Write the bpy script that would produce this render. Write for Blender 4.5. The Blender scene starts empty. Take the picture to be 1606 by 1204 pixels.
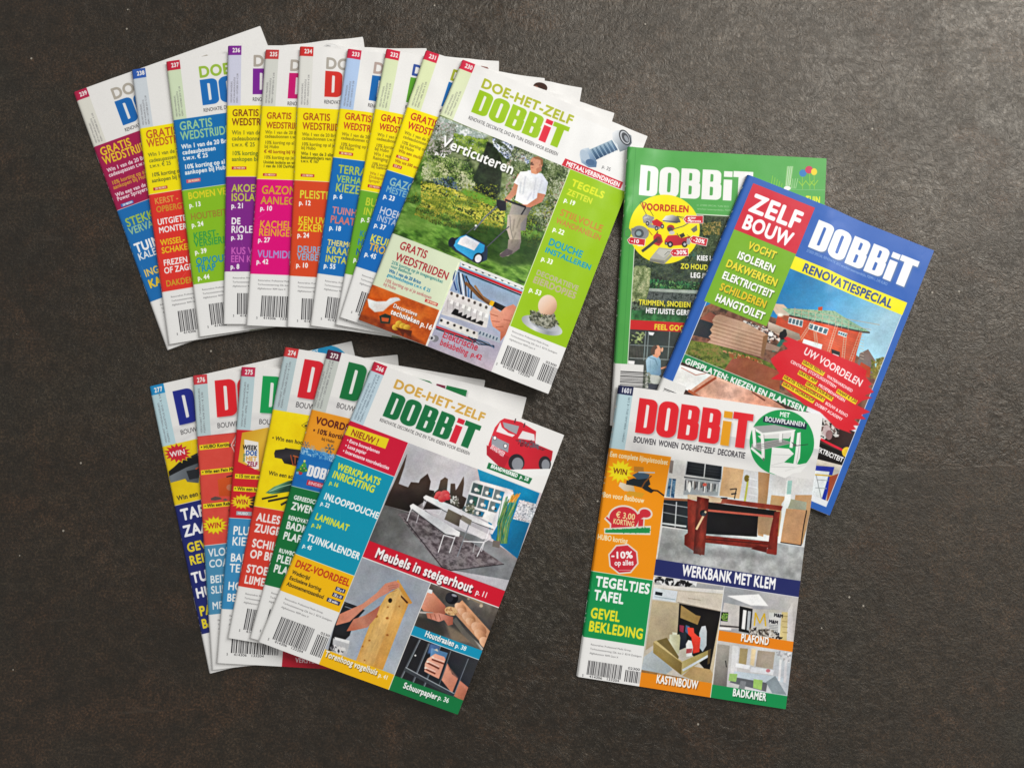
import bpy, math
import numpy as np
from mathutils import Matrix, Vector

# ------------------------------------------------------------- camera, light
scene = bpy.context.scene
scene.view_settings.view_transform = 'Standard'
scene.view_settings.look = 'None'
scene.view_settings.exposure = 0.0
scene.view_settings.gamma = 1.0
scene.view_settings.use_curve_mapping = False

CAM_H, CAM_TX, CAM_TY, CAM_F = 0.797, 0.08194, -0.01506, 1207.0/1606.0   # metres, radians, focal / frame width
cam_data = bpy.data.cameras.new('camera')
cam_data.sensor_width = 36.0
cam_data.lens = 36.0*CAM_F
cam_data.clip_start = 0.01
cam_data.clip_end = 50.0
camera = bpy.data.objects.new('camera', cam_data)
scene.collection.objects.link(camera)
camera.matrix_world = Matrix.Translation((0, 0, CAM_H)) @ Matrix.Rotation(CAM_TY, 4, 'Y') @ Matrix.Rotation(CAM_TX, 4, 'X')
scene.camera = camera

world = bpy.data.worlds.new('World')
scene.world = world
world.use_nodes = True
bg = world.node_tree.nodes['Background']
bg.inputs['Color'].default_value = (1.0, 0.975, 0.94, 1)
bg.inputs['Strength'].default_value = 0.37

def window_light(name, loc, target, sx, sy, power, color):
    """the daylight of one window of the room"""
    d = bpy.data.lights.new(name, 'AREA')
    d.shape = 'RECTANGLE'; d.size = sx; d.size_y = sy; d.energy = power; d.color = color
    o = bpy.data.objects.new(name, d)
    scene.collection.objects.link(o)
    o.location = loc
    o.rotation_euler = (Vector(target)-Vector(loc)).to_track_quat('-Z', 'Y').to_euler()
    return o
window_light('window_light', (2.12, 1.68, 1.84), (0.25, 0.2, 0), 1.6, 1.75, 112, (1.0, 0.985, 0.955))

# ---------------------------------------------------------------- print shop
# Everything printed on a cover is drawn here with numpy: outlines are filled
# by an exact-coverage scan converter, pictures are built from shapes,
# gradients and noise.  Nothing is read from disk.
PPM = 4.0                      # print resolution, pixels per millimetre
CW, CH = 210.0, 296.5          # trimmed cover, millimetres
IW, IH = int(CW*PPM), int(CH*PPM)

def hexc(c):
    if isinstance(c, str):
        return np.array([int(c[i:i+2], 16)/255 for i in (0, 2, 4)], np.float32)
    return np.array(c, np.float32)

_glyph = {}
def load_glyphs():
    chars = "ABCDEFGHIJKLMNOPQRSTUVWXYZabcdefghijklmnopqrstuvwxyz0123456789.,-!%&/:€'+•°()"
    cu = bpy.data.curves.new('lettering_probe', 'FONT')
    ob = bpy.data.objects.new('lettering_probe', cu)
    bpy.context.scene.collection.objects.link(ob)
    cu.resolution_u = 5
    def mesh_of(s, off):
        cu.offset = off; cu.body = s
        bpy.context.view_layer.update()
        dg = bpy.context.evaluated_depsgraph_get()
        me = ob.evaluated_get(dg).to_mesh()
        n = len(me.vertices); v = np.zeros(n*3, np.float32)
        me.vertices.foreach_get('co', v); v = v.reshape(-1, 3)[:, :2].copy()
        es = {}
        for p in me.polygons:
            vs = list(p.vertices)
            if p.normal.z < 0: vs.reverse()
            for a, b in zip(vs, vs[1:]+vs[:1]):
                if es.get((b, a), 0): es[(b, a)] -= 1
                else: es[(a, b)] = es.get((a, b), 0)+1
        e = np.array([(v[a][0], v[a][1], v[b][0], v[b][1]) for (a, b), m in es.items() for _ in range(m)] or np.zeros((0, 4)), np.float32)
        mx = v[:, 0].max() if n else 0
        ob.evaluated_get(dg).to_mesh_clear()
        return e, mx
    bar = mesh_of('|', 0)[1]
    for wt, off in enumerate((0, .020, .038)):
        for c in chars:
            e = mesh_of(c, 0)[0] if wt == 0 else None
            adv = mesh_of(c+'|', 0)[1]-bar if wt == 0 else _glyph[(c, 0)][1]+off*1.2
            if c == 'J' and wt == 0:          # capitals that hang below the line are pulled up
                lo_, hi_ = e[:, [1, 3]].min(), e[:, [1, 3]].max(); e[:, [1, 3]] = (e[:, [1, 3]]-lo_)*(hi_/(hi_-lo_))
            if wt:                            # embolden by superposed shifts, which keeps every outline clean
                e0 = _glyph[(c, 0)][0]
                e = np.concatenate([e0+np.array([dx, dy, dx, dy], np.float32)*off for dx, dy in
                    ((1, 0), (-1, 0), (0, 1), (0, -1), (.7, .7), (.7, -.7), (-.7, .7), (-.7, -.7), (0, 0))])
            _glyph[(c, wt)] = (e, adv)
        _glyph[(' ', wt)] = (np.zeros((0, 4), np.float32), mesh_of(' |', 0)[1]-bar)
    hE = _glyph[('E', 0)][0]; _glyph['cap'] = float(hE[:, 1].max())
    bpy.data.objects.remove(ob); bpy.data.curves.remove(cu)

SS = 4
def coverage(E, W, H):
    """antialiased coverage of closed outlines E (n,4) on a W x H grid -> (mask, x0, y0)"""
    if len(E) == 0: return None
    xs = E[:, [0, 2]]; ys = E[:, [1, 3]]
    x0 = max(0, int(np.floor(xs.min()))); x1 = min(W, int(np.ceil(xs.max()))+1)
    y0 = max(0, int(np.floor(ys.min()))); y1 = min(H, int(np.ceil(ys.max()))+1)
    if x1 <= x0 or y1 <= y0: return None
    w, h = x1-x0, y1-y0
    E = E.astype(np.float64)-np.array([x0, y0, x0, y0])
    ya, yb = E[:, 1]*SS, E[:, 3]*SS
    lo = np.ceil(np.minimum(ya, yb)-.5).astype(int); hi = np.ceil(np.maximum(ya, yb)-.5).astype(int)
    lo = np.clip(lo, 0, h*SS); hi = np.clip(hi, 0, h*SS)
    cnt = hi-lo; k = cnt > 0
    if not k.any(): return None
    E, lo, cnt = E[k], lo[k], cnt[k]
    idx = np.repeat(np.arange(len(E)), cnt)
    st = np.cumsum(cnt)-cnt
    row = lo[idx]+(np.arange(cnt.sum())-st[idx])
    y = (row+.5)/SS; e = E[idx]
    x = e[:, 0]+(y-e[:, 1])*(e[:, 2]-e[:, 0])/(e[:, 3]-e[:, 1])
    s = np.where(e[:, 3] > e[:, 1], 1., -1.)/SS
    x = np.clip(x, 0, w); i = np.floor(x).astype(int); f = x-i
    base = (row//SS)*(w+2)+i
    a = np.bincount(base, s*(1-f), h*(w+2))+np.bincount(base+1, s*f, h*(w+2)+1)[:h*(w+2)]
    m = np.cumsum(a.reshape(h, w+2), 1)[:, :w]
    return np.clip(np.abs(m), 0, 1).astype(np.float32), x0, y0

def blur(a, r):
    """three box blurs of radius r, along both axes"""
    r = int(round(r))
    if r < 1: return a
    for _ in range(2):
        for ax in (0, 1):
            n = a.shape[ax]
            pad = [(0, 0)]*a.ndim; pad[ax] = (r+1, r)
            c = np.cumsum(np.pad(a, pad, mode='edge'), ax, dtype=np.float64)
            hi = np.take(c, np.arange(2*r+1, 2*r+1+n), ax); lo = np.take(c, np.arange(0, n), ax)
            a = ((hi-lo)/(2*r+1)).astype(np.float32)
    return a

_rng = np.random.default_rng(7)
def vnoise(h, w, sx, sy, seed):
    """smooth value noise, cell size sx, sy"""
    g = np.random.default_rng(seed).random((int(h/sy)+3, int(w/sx)+3), dtype=np.float32)
    y = np.arange(h)/sy; x = np.arange(w)/sx
    yi = y.astype(int); xi = x.astype(int)
    fy = (y-yi)[:, None]; fx = (x-xi)[None]
    fy = fy*fy*(3-2*fy); fx = fx*fx*(3-2*fx)
    a = g[yi][:, xi]; b = g[yi][:, xi+1]; c = g[yi+1][:, xi]; d = g[yi+1][:, xi+1]
    return ((a*(1-fx)+b*fx)*(1-fy)+(c*(1-fx)+d*fx)*fy).astype(np.float32)
def fbm(h, w, s, seed, octs=4, ax=1.0):
    o = 0; t = 0; a = 1.
    for k in range(octs):
        q = max(s/2**k, 1.3)
        o = o+a*vnoise(h, w, q*ax, q, seed*31+k); t += a; a *= .62
    o = o/t
    return np.clip((o-.5)*1.9+.5, 0, 1)
def cmap(t, cols):
    cols = np.array([hexc(c) for c in cols]); n = len(cols)-1
    t = np.clip(t, 0, 1)*n; i = np.minimum(t.astype(int), n-1); f = (t-i)[..., None]
    return cols[i]*(1-f)+cols[i+1]*f

def homography(src, dst):
    A = []; b = []
    for (x, y), (u, v) in zip(src, dst):
        A += [[x, y, 1, 0, 0, 0, -u*x, -u*y], [0, 0, 0, x, y, 1, -v*x, -v*y]]; b += [u, v]
    return np.append(np.linalg.solve(np.array(A, float), np.array(b, float)), 1).reshape(3, 3)

class Sheet:
    clip = None
    """one printed cover; the layout is measured on the photograph (z: origin and scale of the
    measuring frame), the artwork itself lives in the sheet's own millimetres"""
    def __init__(s, quad, paper='f1f0ee', ppm=PPM):
        s.im = np.empty((IH, IW, 3), np.float32); s.im[:] = hexc(paper)
        s.Hm = homography(quad, [(0, 0), (CW, 0), (CW, CH), (0, CH)])
        (ax, ay), (bx, by), (cx, cy), (dx, dy) = quad
        s.kx = CW*2/(math.hypot(bx-ax, by-ay)+math.hypot(cx-dx, cy-dy))
        s.ky = CH*2/(math.hypot(dx-ax, dy-ay)+math.hypot(cx-bx, cy-by))
        s.z(0, 0, 1)
    def z(s, ox, oy, sc): s.fr = (ox, oy, sc); return s
    def q(s, pts):
        """frame coordinates -> sheet millimetres"""
        p = np.array(pts, float).reshape(-1, 2)/s.fr[2]+np.array(s.fr[:2])
        v = np.c_[p, np.ones(len(p))]@s.Hm.T
        return v[:, :2]/v[:, 2:3]
    def v(s, x, y): return s.q([(x, y)])[0][1]
    def u(s, x, y): return s.q([(x, y)])[0][0]
    def _edges(s, mm):
        p = np.asarray(mm, float)*PPM; return np.c_[p, np.roll(p, -1, 0)]
    def put(s, E, col, al=1., soft=0):
        r = coverage(E, IW, IH)
        if r is None: return
        m, x0, y0 = r
        if soft:
            pd = int(soft*2+2)
            X0, Y0 = max(0, x0-pd), max(0, y0-pd); X1, Y1 = min(IW, x0+m.shape[1]+pd), min(IH, y0+m.shape[0]+pd)
            M = np.zeros((Y1-Y0, X1-X0), np.float32); M[y0-Y0:y0-Y0+m.shape[0], x0-X0:x0-X0+m.shape[1]] = m
            m, x0, y0 = blur(M, soft), X0, Y0
        if s.clip is not None:
            a0, b0, a1, b1 = [int(round(t*PPM)) for t in s.clip]
            a0, b0 = max(a0, x0), max(b0, y0); a1, b1 = min(a1, x0+m.shape[1]), min(b1, y0+m.shape[0])
            if a1 <= a0 or b1 <= b0: return
            m = m[b0-y0:b1-y0, a0-x0:a1-x0]; x0, y0 = a0, b0
        h, w = m.shape
        m = m[..., None]*al
        t = s.im[y0:y0+h, x0:x0+w]
        if callable(col): col = col(h, w, x0, y0)
        else: col = hexc(col)
        t[:] = t*(1-m)+col*m
    # millimetre primitives
    def rect(s, u0, v0, u1, v1, col, **k): s.put(s._edges([(u0, v0), (u1, v0), (u1, v1), (u0, v1)]), col, **k)
    def poly(s, pts, col, **k): s.put(s._edges(s.q(pts)), col, **k)
    def ell(s, x, y, rx, ry, col, ang=0, n=28, a0=0, a1=360, **k):
        t = np.radians(np.linspace(a0, a1, n, endpoint=(a1-a0) < 360)); c, sn = math.cos(math.radians(ang)), math.sin(math.radians(ang))
        px = rx*np.cos(t); py = ry*np.sin(t)
        s.poly(np.c_[x+px*c-py*sn, y+px*sn+py*c], col, **k)
    def line(s, pts, w, col, close=False, **k):
        p = s.q(pts); w = w/s.fr[2]*s.kx/2
        if close: p = np.r_[p, p[:1]]
        E = []
        for a, b in zip(p, p[1:]):
            d = b-a; L = math.hypot(*d) or 1; nrm = np.array([-d[1], d[0]])/L*w; e = d/L*w*.3
            E.append(s._edges([a+nrm-e, b+nrm+e, b-nrm+e, a-nrm-e]))
        s.put(np.concatenate(E), col, **k)
    # fills
    def grad(s, p0, p1, *cols):
        a, b = s.q([p0, p1])*PPM; d = b-a; L2 = d@d
        def f(h, w, x0, y0):
            X = np.arange(w)[None]+x0-a[0]; Y = np.arange(h)[:, None]+y0-a[1]
            return cmap((X*d[0]+Y*d[1])/L2, cols)
        return f
    def tex(s, sc, seed, *cols, ax=1., octs=4, gr=None, amt=1.):
        """noise fill; sc in frame units; with gr the noise modulates a gradient"""
        q = sc/s.fr[2]*s.kx*PPM
        def f(h, w, x0, y0):
            n = fbm(h, w, q, seed, octs, ax)
            if gr is None: return cmap(n, cols)
            return np.clip(gr(h, w, x0, y0)*(1+(n[..., None]-.5)*amt), 0, 1)
        return f
    def leaves(s, pts, n, size, cols, seed=1, asp=.5, al=.9):
        """scatter small leaf shapes inside a polygon"""
        rg = np.random.default_rng(seed); P = s.q(pts); sz = size/s.fr[2]*s.kx
        lo, hi = P.min(0), P.max(0)
        c = rg.random((n*3, 2))*(hi-lo)+lo
        ins = np.zeros(len(c), bool); Q = np.roll(P, -1, 0)
        for a, b in zip(P, Q):
            k = ((a[1] > c[:, 1]) != (b[1] > c[:, 1])) & (c[:, 0] < (b[0]-a[0])*(c[:, 1]-a[1])/(b[1]-a[1]+1e-12)+a[0])
            ins ^= k
        c = c[ins][:n]
        # cluster brightness from noise so that light and dark clumps form
        nz = vnoise(64, 64, 9, 9, seed+5)
        g = (c-lo)/(hi-lo+1e-9)*62
        t = nz[g[:, 1].astype(int), g[:, 0].astype(int)]*.75+rg.random(len(c))*.4-.08
        ki = np.clip((t*len(cols)).astype(int), 0, len(cols)-1)
        for j, col in enumerate(cols):
            cc = c[ki == j]
            if not len(cc): continue
            a = rg.random(len(cc))*6.28; L = sz*(.5+rg.random(len(cc))*.8)
            d = np.c_[np.cos(a), np.sin(a)]*L[:, None]; e = np.c_[-d[:, 1], d[:, 0]]*asp
            q4 = np.stack([cc-d, cc+e, cc+d, cc-e], 1)*PPM
            E = np.concatenate([q4, np.roll(q4, -1, 1)], 2).reshape(-1, 4)
            s.put(E, col, al=al)
    def endphoto(s, seed=5, amt=1.):
        """finish a picture: soft focus, tonal shading, film grain, inside the current clip"""
        if s.clip is None: return
        a0, b0, a1, b1 = [int(round(t*PPM)) for t in s.clip]; s.clip = None
        a0, b0 = max(a0, 0), max(b0, 0); a1, b1 = min(a1, IW), min(b1, IH)
        if a1-a0 < 8 or b1-b0 < 8: return
        t = s.im[b0:b1, a0:a1]; h, w = t.shape[:2]
        o = blur(t, 1)*.62+t*.38
        o = o+(o-blur(o, 9))*.30*amt+(o-blur(o, 30))*.16*amt          # local contrast, as a phone or a press gives
        n = (fbm(h, w, 5, seed, 3)-.5)*.07+(fbm(h, w, 22, seed+3, 4)-.5)*.05+(fbm(h, w, 90, seed+9, 3)-.5)*.10
        o = o*(1+n[..., None]*amt)
        cn = np.stack([fbm(h, w, 34, seed+20+k, 3)-.5 for k in range(3)], -1)*.012
        g = np.random.default_rng(seed).normal(0, .012, (h, w, 1)).astype(np.float32)
        t[:] = np.clip(o+cn*amt+g, 0, 1)
    # lettering
    def text(s, t, x, y, h, col, w=None, bold=1, cond=.86, it=0., rot=0., shadow=None, track=0., al=1., mm=False, outline=None, align='l'):
        """t: words, (x,y): left end of the baseline in frame units, h: capital height, w: total width"""
        if mm: o = np.array([x, y], float); hh = h; ww = w
        else:
            o = s.q([(x, y)])[0]; hh = h/s.fr[2]*s.ky; ww = None if w is None else w/s.fr[2]*s.kx
        cap = _glyph['cap']; k = hh/cap
        P = []; ad = 0.
        for c in t:
            g = _glyph.get((c, bold)) or _glyph[('.', bold)]
            if len(g[0]): P.append(g[0]+np.array([ad, 0, ad, 0], np.float32))
            ad += g[1]+track
        if not P: return
        E = np.concatenate(P)
        sx = k*cond if ww is None else ww/ad
        if align == 'r': o = o-np.array([ad*sx, 0])
        if align == 'c': o = o-np.array([ad*sx/2, 0])
        X = E[:, [0, 2]]*sx+E[:, [1, 3]]*k*it; Y = -E[:, [1, 3]]*k
        c, sn = math.cos(rot), math.sin(rot)
        A = np.stack([X[:, 0]*c-Y[:, 0]*sn, X[:, 0]*sn+Y[:, 0]*c, X[:, 1]*c-Y[:, 1]*sn, X[:, 1]*sn+Y[:, 1]*c], 1)
        A = (A+np.array([o[0], o[1], o[0], o[1]]))*PPM
        if shadow is not None:
            d = .11*hh*PPM
            s.put(A+d, shadow, al=.85, soft=max(1, d*.35))
        if outline is not None:
            for dx, dy in ((1, 0), (-1, 0), (0, 1), (0, -1), (.7, .7), (-.7, .7), (.7, -.7), (-.7, -.7)):
                s.put(A+np.array([dx, dy, dx, dy])*hh*.09*PPM, outline)
        s.put(A, col, al=al)
    def logo(s, x, y, h, col, ci=None, w=3.16, mm=False, n=6, relief=False):
        """the heavy condensed masthead; (x,y) lower left corner"""
        o = np.array([x, y], float) if mm else s.q([(x, y)])[0]
        hh = h if mm else h/s.fr[2]*s.ky
        def rr(x0, y0, x1, y1, tl, tr, br, bl):
            out = []
            for cx, cy, r, a in ((x0+tl, y1-tl, tl, 180), (x1-tr, y1-tr, tr, 90), (x1-br, y0+br, br, 0), (x0+bl, y0+bl, bl, -90)):
                for j in range(6):
                    t = math.radians(a-j*18); out.append((cx+r*math.cos(t), cy+r*math.sin(t)))
            return out
        def D(a): return [rr(a, 0, a+.50, 1, 0, .17, .17, 0)], [rr(a+.205, .17, a+.285, .83, .01, .04, .04, .01)]
        def O(a): return [rr(a, -.015, a+.53, 1.015, .22, .22, .22, .22)], [rr(a+.22, .17, a+.31, .83, .045, .045, .045, .045)]
        def B(a): return [rr(a, 0, a+.525, .55, 0, .09, .15, 0), rr(a, .50, a+.505, 1, 0, .15, .09, 0)], [rr(a+.215, .14, a+.30, .43, .01, .04, .04, .01), rr(a+.215, .60, a+.295, .86, .01, .04, .04, .01)]
        def I(a): return [[(a, 0), (a, .70), (a+.23, .70), (a+.23, 0)], [(a, .79), (a, .98), (a+.23, .98), (a+.23, .79)]], []
        def T(a): return [[(a+.14, 0), (a+.14, .80), (a, .80), (a, 1), (a+.53, 1), (a+.53, .80), (a+.385, .80), (a+.385, 0)]], []
        L = [(D, 0), (O, .54), (B, 1.12), (B, 1.69), (I, 2.265), (T, 2.52)][:n]
        sx = hh*w/3.05
        for fn, a in L:
            outs, holes = fn(a)
            c = ci if (fn is I and ci) else col
            def tr(P, rev=False):
                P = P[::-1] if rev else P
                return [(o[0]+px*sx, o[1]-py*hh) for px, py in P]
            if relief:
                e = np.concatenate([s._edges(tr(P)) for P in outs]); s.put(e+np.array([1, 1, 1, 1])*hh*.035*PPM, '8c8c90', al=.55, soft=3)
            for P in outs: s.put(s._edges(tr(P)), c)
            for P in holes: s.put(s._edges(tr(P)), s.bg)
    bg = 'f1f0ee'
    def barcode(s, u, v, hgt=19, wid=36, seed=3, gap=True, vertical=False, col='1b1a1e'):
        """EAN bars in millimetres, digits below, the small add-on code to the right"""
        def bars(u0, w, n, sd, v0, h):
            rg = np.random.default_rng(sd); x = u0; e = []
            m = w/n
            while x < u0+w:
                bw = m*rg.choice([1, 1, 2, 3]); e.append(s._edges([(x, v0), (min(x+bw*.8, u0+w), v0), (min(x+bw*.8, u0+w), v0+h), (x, v0+h)]))
                x += bw+m*rg.choice([1, 1, 2, 2])
            s.put(np.concatenate(e), col)
        if vertical:
            rg = np.random.default_rng(seed); y = v
            while y < v+wid:
                b = rg.choice([.5, .5, 1, 1.4]); s.rect(u, y, u+hgt, y+b*.8, col); y += b+rg.choice([.5, .6, 1.1])
            return
        bars(u, wid, 95, seed, v, hgt)
        bars(u+wid+4, wid*.5, 46, seed+1, v+3.6, hgt-2.6)
        s.text('5', u-4.2, v+hgt+2.6, 2.3, col, bold=0, mm=True)
        s.text('414306', u+3, v+hgt+2.6, 2.3, col, bold=0, w=13, mm=True)
        s.text('133204', u+20, v+hgt+2.6, 2.3, col, bold=0, w=13, mm=True)
        s.text('02300', u+wid+6, v+2.6, 2.3, col, bold=0, w=12, mm=True)
    def address(s, u, v, c='6b6a6c'):
        for k, t in enumerate(('Retouradres: Professional Media Group,', 'Torhoutsesteenweg 226, bus 2  8210 Zedelgem', 'Afgiftekantoor 9099 Gent X')):
            s.text(t, u, v+k*4.3, 1.75, c, bold=0, w=(41, 52, 29)[k], mm=True)
    def vtext(s, lines, u, v, h, col, length, bold=0):
        """lettering that runs up the spine strip"""
        for k, t in enumerate(lines):
            s.text(t, u+k*h*1.75, v, h, col, w=length*len(t)/44, bold=bold, rot=-math.pi/2, mm=True)
# frames in which the covers were measured: origin on the photograph and enlargement
FA = (100, 30, 4.0125); FB = (100, 300, 4.0125); FC = (400, 30, 5.35); FD = (370, 240, 4.012)
FE = (660, 80, 4.2237); FF = (550, 340, 4.2237); FG = (220, 530, 5.732); FH = (240, 700, 6.173)
FI = (280, 860, 5.732); FJ = (420, 530, 5.0156); FK = (560, 560, 4.7206); FL = (400, 700, 6.6875)
FM = (560, 700, 5.732); FN = (490, 880, 5.0156); FO = (940, 210, 5.732); FP = (940, 400, 5.471)
FQ = (1080, 230, 4.0125); FR = (1030, 480, 4.4583); FS = (920, 590, 4.0125); FT = (880, 870, 4.015)

WH = 'f3f3f2'
MAAND = ['VERSCHIJNT MAANDELIJKS,', 'NIET IN JANUARI EN AUGUSTUS', 'P209911 • %s']

def head_old(s, num, tab, strip, vh, dhz, logo, ci='e0243e', month='AUGUSTUS 2010 • € 3,90', lx=37, shade='ffffff'):
    """header of the older issues: numbered tab, pale spine strip, two-line masthead"""
    s.rect(0, 0, 14.6, vh, strip)
    s.rect(0, 0, 14.6, 10.3, tab)
    s.text(num, 5.2, 7.2, 4.4, 'f6f2f0', bold=2, w=8.2, mm=True)
    L = [MAAND[0], MAAND[1], MAAND[2] % month]
    s.vtext(L, 5.6, vh-3, 1.75, '6e6c70', 45)
    s.text('DOE-HET-ZELF', lx, 22.6, 11.6, dhz, w=110, bold=2, mm=True)
    s.logo(lx, 53.2, 28, logo, ci, w=3.9, mm=True)
    s.text('RENOVATIE, DECORATIE, DHZ EN TUIN: IDEEËN VOOR IEDEREEN'.replace('Ë', 'E'), lx, 60.6, 4.0, '2e2c2e', w=110, bold=0, mm=True)

def strip_old(s, vs, cols, bars=True):
    """coloured bands down the left half, then the address field"""
    for a, b, c in zip(vs, vs[1:], cols):
        s.rect(0, a, 84, b, c)
        s.rect(0, b-.5, 84, b, 'f4efe6')
    s.rect(0, vs[-1], 84, 400, WH)
    s.clip = (84, vs[0], 210, 400)
    s.rect(84, vs[0], 210, 400, s.tex(60, 5, '39502c', '7d9350', 'b9c48a'))
    s.clip = None
    s.address(9, vs[-1]+7); s.barcode(14, vs[-1]+22, 22, 40)

def T(s, rows, bold=1, cond=.86, **k):
    for r in rows:
        t = r[0]; c = cond
        if cond == .86: c = .67 if t.startswith('WEDSTR') else .77 if t.upper() == t and not t.startswith('p') else .82
        s.text(t, r[1], r[2], r[3], r[4], bold=r[5] if len(r) > 5 else bold, cond=c, **k)

def badge(s, x, y, w, h, t, c='c42a34', ct='f6e4c0', rot=0):
    s.rect(*(s.q([(x, y)])[0]), *(s.q([(x, y)])[0]+np.array([w*s.kx/s.fr[2], h*s.ky/s.fr[2]])), c)
    p = s.q([(x, y)])[0]; kk = s.ky/s.fr[2]
    s.text(t, p[0]+w*kk*.12, p[1]+h*kk*.78, h*kk*.6, ct, w=w*kk*.76, bold=1, mm=True)

def cover_239(s):
    s.z(*FA); vh = s.v(190, 805); b1 = s.z(*FB).v(330, 125); b2 = s.v(543, 700)
    head_old(s, '239', 'b8234c', 'e4e3d9', vh, 'b3aca0', '1769b8', month='NOVEMBER 2010 • € 3,90')
    s.poly([(945, 195), (1010, 165), (1120, 130), (1215, 108), (1240, 160), (1260, 230), (960, 260)], 'e0dedc'); s.poly([(955, 205), (1015, 175), (1210, 122), (1235, 240), (970, 260)], 'eeedec')
    s.poly([(952, 190), (965, 184), (978, 205), (965, 225), (950, 210)], '6c2c28'); s.ell(1005, 210, 22, 20, '8c4c40'); s.poly([(1090, 175), (1130, 158), (1160, 185), (1100, 200)], '7a3830'); s.poly([(1185, 140), (1205, 122), (1220, 160), (1215, 178), (1192, 170)], '6c2824')
    s.line([(785, 246), (812, 240)], 3, '8c8a88'); s.line([(1088, 128), (1100, 124)], 5, '8c8a88')
    strip_old(s, (vh, b1, b2), ('a61c50', '1b70b8'))
    s.z(*FA)
    T(s, [('GRATIS', 238, 862, 50, 'f2cf2c'), ('WEDSTRIJDEN', 256, 918, 52, 'f2cf2c')])
    T(s, [('Win 1 van de 20 Brico', 277, 965, 24, 'f5e6ea'), ('cadeaupassen t.w.v. € 25', 287, 995, 24, 'f5e6ea'),
          ('10% korting op al je', 305, 1045, 24, 'd9a23a'), ('aankopen bij Hubo', 315, 1072, 24, 'd9a23a'),
          ('Win een van de vier', 330, 1120, 24, 'f5e6ea'), ('Power Sprayers van', 340, 1146, 24, 'f5e6ea')])
    badge(s, 357, 1166, 82, 20, 'ZIE MIDDEN', '3d6fbc', 'e9eef8')
    s.z(*FB)
    T(s, [('STEKKEN', 400, 226, 52, 'a9c84a'), ('VERVANGEN', 418, 276, 44, '9cc9a0'), ('TUIN', 458, 388, 56, 'ffffff', 2),
          ('KALENDER', 476, 436, 42, 'f2f4f6'), ('INGEBOUWDE', 516, 540, 44, 'f0d060'), ('KAST', 544, 610, 50, 'f2cf2c', 2)])

def cover_238(s):
    s.z(*FA); vh = s.v(478, 690); b1 = s.v(530, 1108); b2 = s.z(*FB).v(620, 637)
    head_old(s, '238', '2f5db4', 'd3dbe2', vh, '93bb3c', '2c57a8', month='OKTOBER 2010 • € 3,90', lx=39)
    strip_old(s, (vh, b1, b2), ('ffec06', 'e5352c'))
    s.z(*FA)
    T(s, [('GRATIS', 520, 754, 50, 'c8602a'), ('WEDSTRIJDEN', 526, 808, 48, 'c8602a')])
    T(s, [('Win 1 van de 20 Brico', 532, 868, 24, '8b8a2a'), ('cadeaupassen', 538, 904, 24, '8b8a2a'), ('t.w.v. € 25', 542, 938, 24, '8b8a2a'),
          ('10% korting op al je', 554, 994, 24, '77782c'), ('aankopen bij Hubo', 556, 1030, 24, '77782c')])
    badge(s, 562, 1062, 90, 19, 'ZIE MIDDEN')
    s.z(*FB)
    T(s, [('KERST -', 574, 82, 36, 'e8a04a'), ('OPBERGTIPS', 584, 134, 36, 'd89a30'), ('UITGIETBARE', 592, 213, 36, 'ffffff'), ('MONTEREN', 600, 265, 36, 'ffffff'),
          ('WISSEL-', 610, 343, 36, 'f5d020'), ('SCHAKELING', 618, 392, 36, 'f5d020'), ('FREZEN', 630, 470, 36, 'ffffff'), ('OF ZAGEN', 634, 519, 36, 'ffffff'),
          ('DAKDEKKEN', 646, 600, 36, 'd6a52c')])

def cover_237(s):
    s.z(*FA); vh = s.v(690, 637); b1 = s.v(745, 1080); b2 = s.z(*FB).v(818, 590)
    head_old(s, '237', 'c8203c', 'd6e6c4', vh, '9cc03e', '1a6fbe', month='NOVEMBER 2010 • € 3,90', lx=33)
    s.z(*FC); s.ell(635, 275, 85, 60, 'd0cfce'); s.ell(635, 279, 82, 60, 'ececeb'); s.line([(588, 238), (610, 232), (635, 236)], 5, '5c5c60'); s.z(*FA)
    strip_old(s, (vh, b1, b2), ('1272b8', '8cc323'))
    s.z(*FA)
    T(s, [('GRATIS', 731, 702, 52, '9ed2a0'), ('WEDSTRIJDEN', 738, 764, 52, '9ed2a0')])
    T(s, [('Win 1 van de 20 Brico', 742, 818, 27, 'f4f6f8'), ('cadeaubonnen', 748, 854, 27, 'f4f6f8'), ('t.w.v. € 25', 752, 890, 27, 'f4f6f8'),
          ('10% korting op al je', 760, 945, 27, 'f4f6f8'), ('aankopen bij Hubo', 764, 980, 27, 'f4f6f8')], bold=2)
    badge(s, 770, 1012, 90, 22, 'ZIE MIDDEN', 'e0566c')
    s.z(*FB)
    T(s, [('BOMEN VELLEN', 784, 52, 42, 'e6dc28'), ('p. 13', 790, 103, 28, 'ffffff', 2), ('HOUTBEITSEN', 800, 182, 40, 'a08a30'), ('p. 24', 806, 227, 28, 'ffffff', 2),
          ('KERST-', 818, 305, 42, '3aa04a'), ('VERSIERING', 822, 352, 42, '3aa04a'), ('p. 39', 826, 397, 28, 'ffffff', 2),
          ('OPVOUWBARE', 834, 465, 42, '1f8fb8'), ('TRAP', 838, 512, 42, '1f8fb8'), ('p. 44', 844, 560, 28, 'ffffff', 2)])

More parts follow.
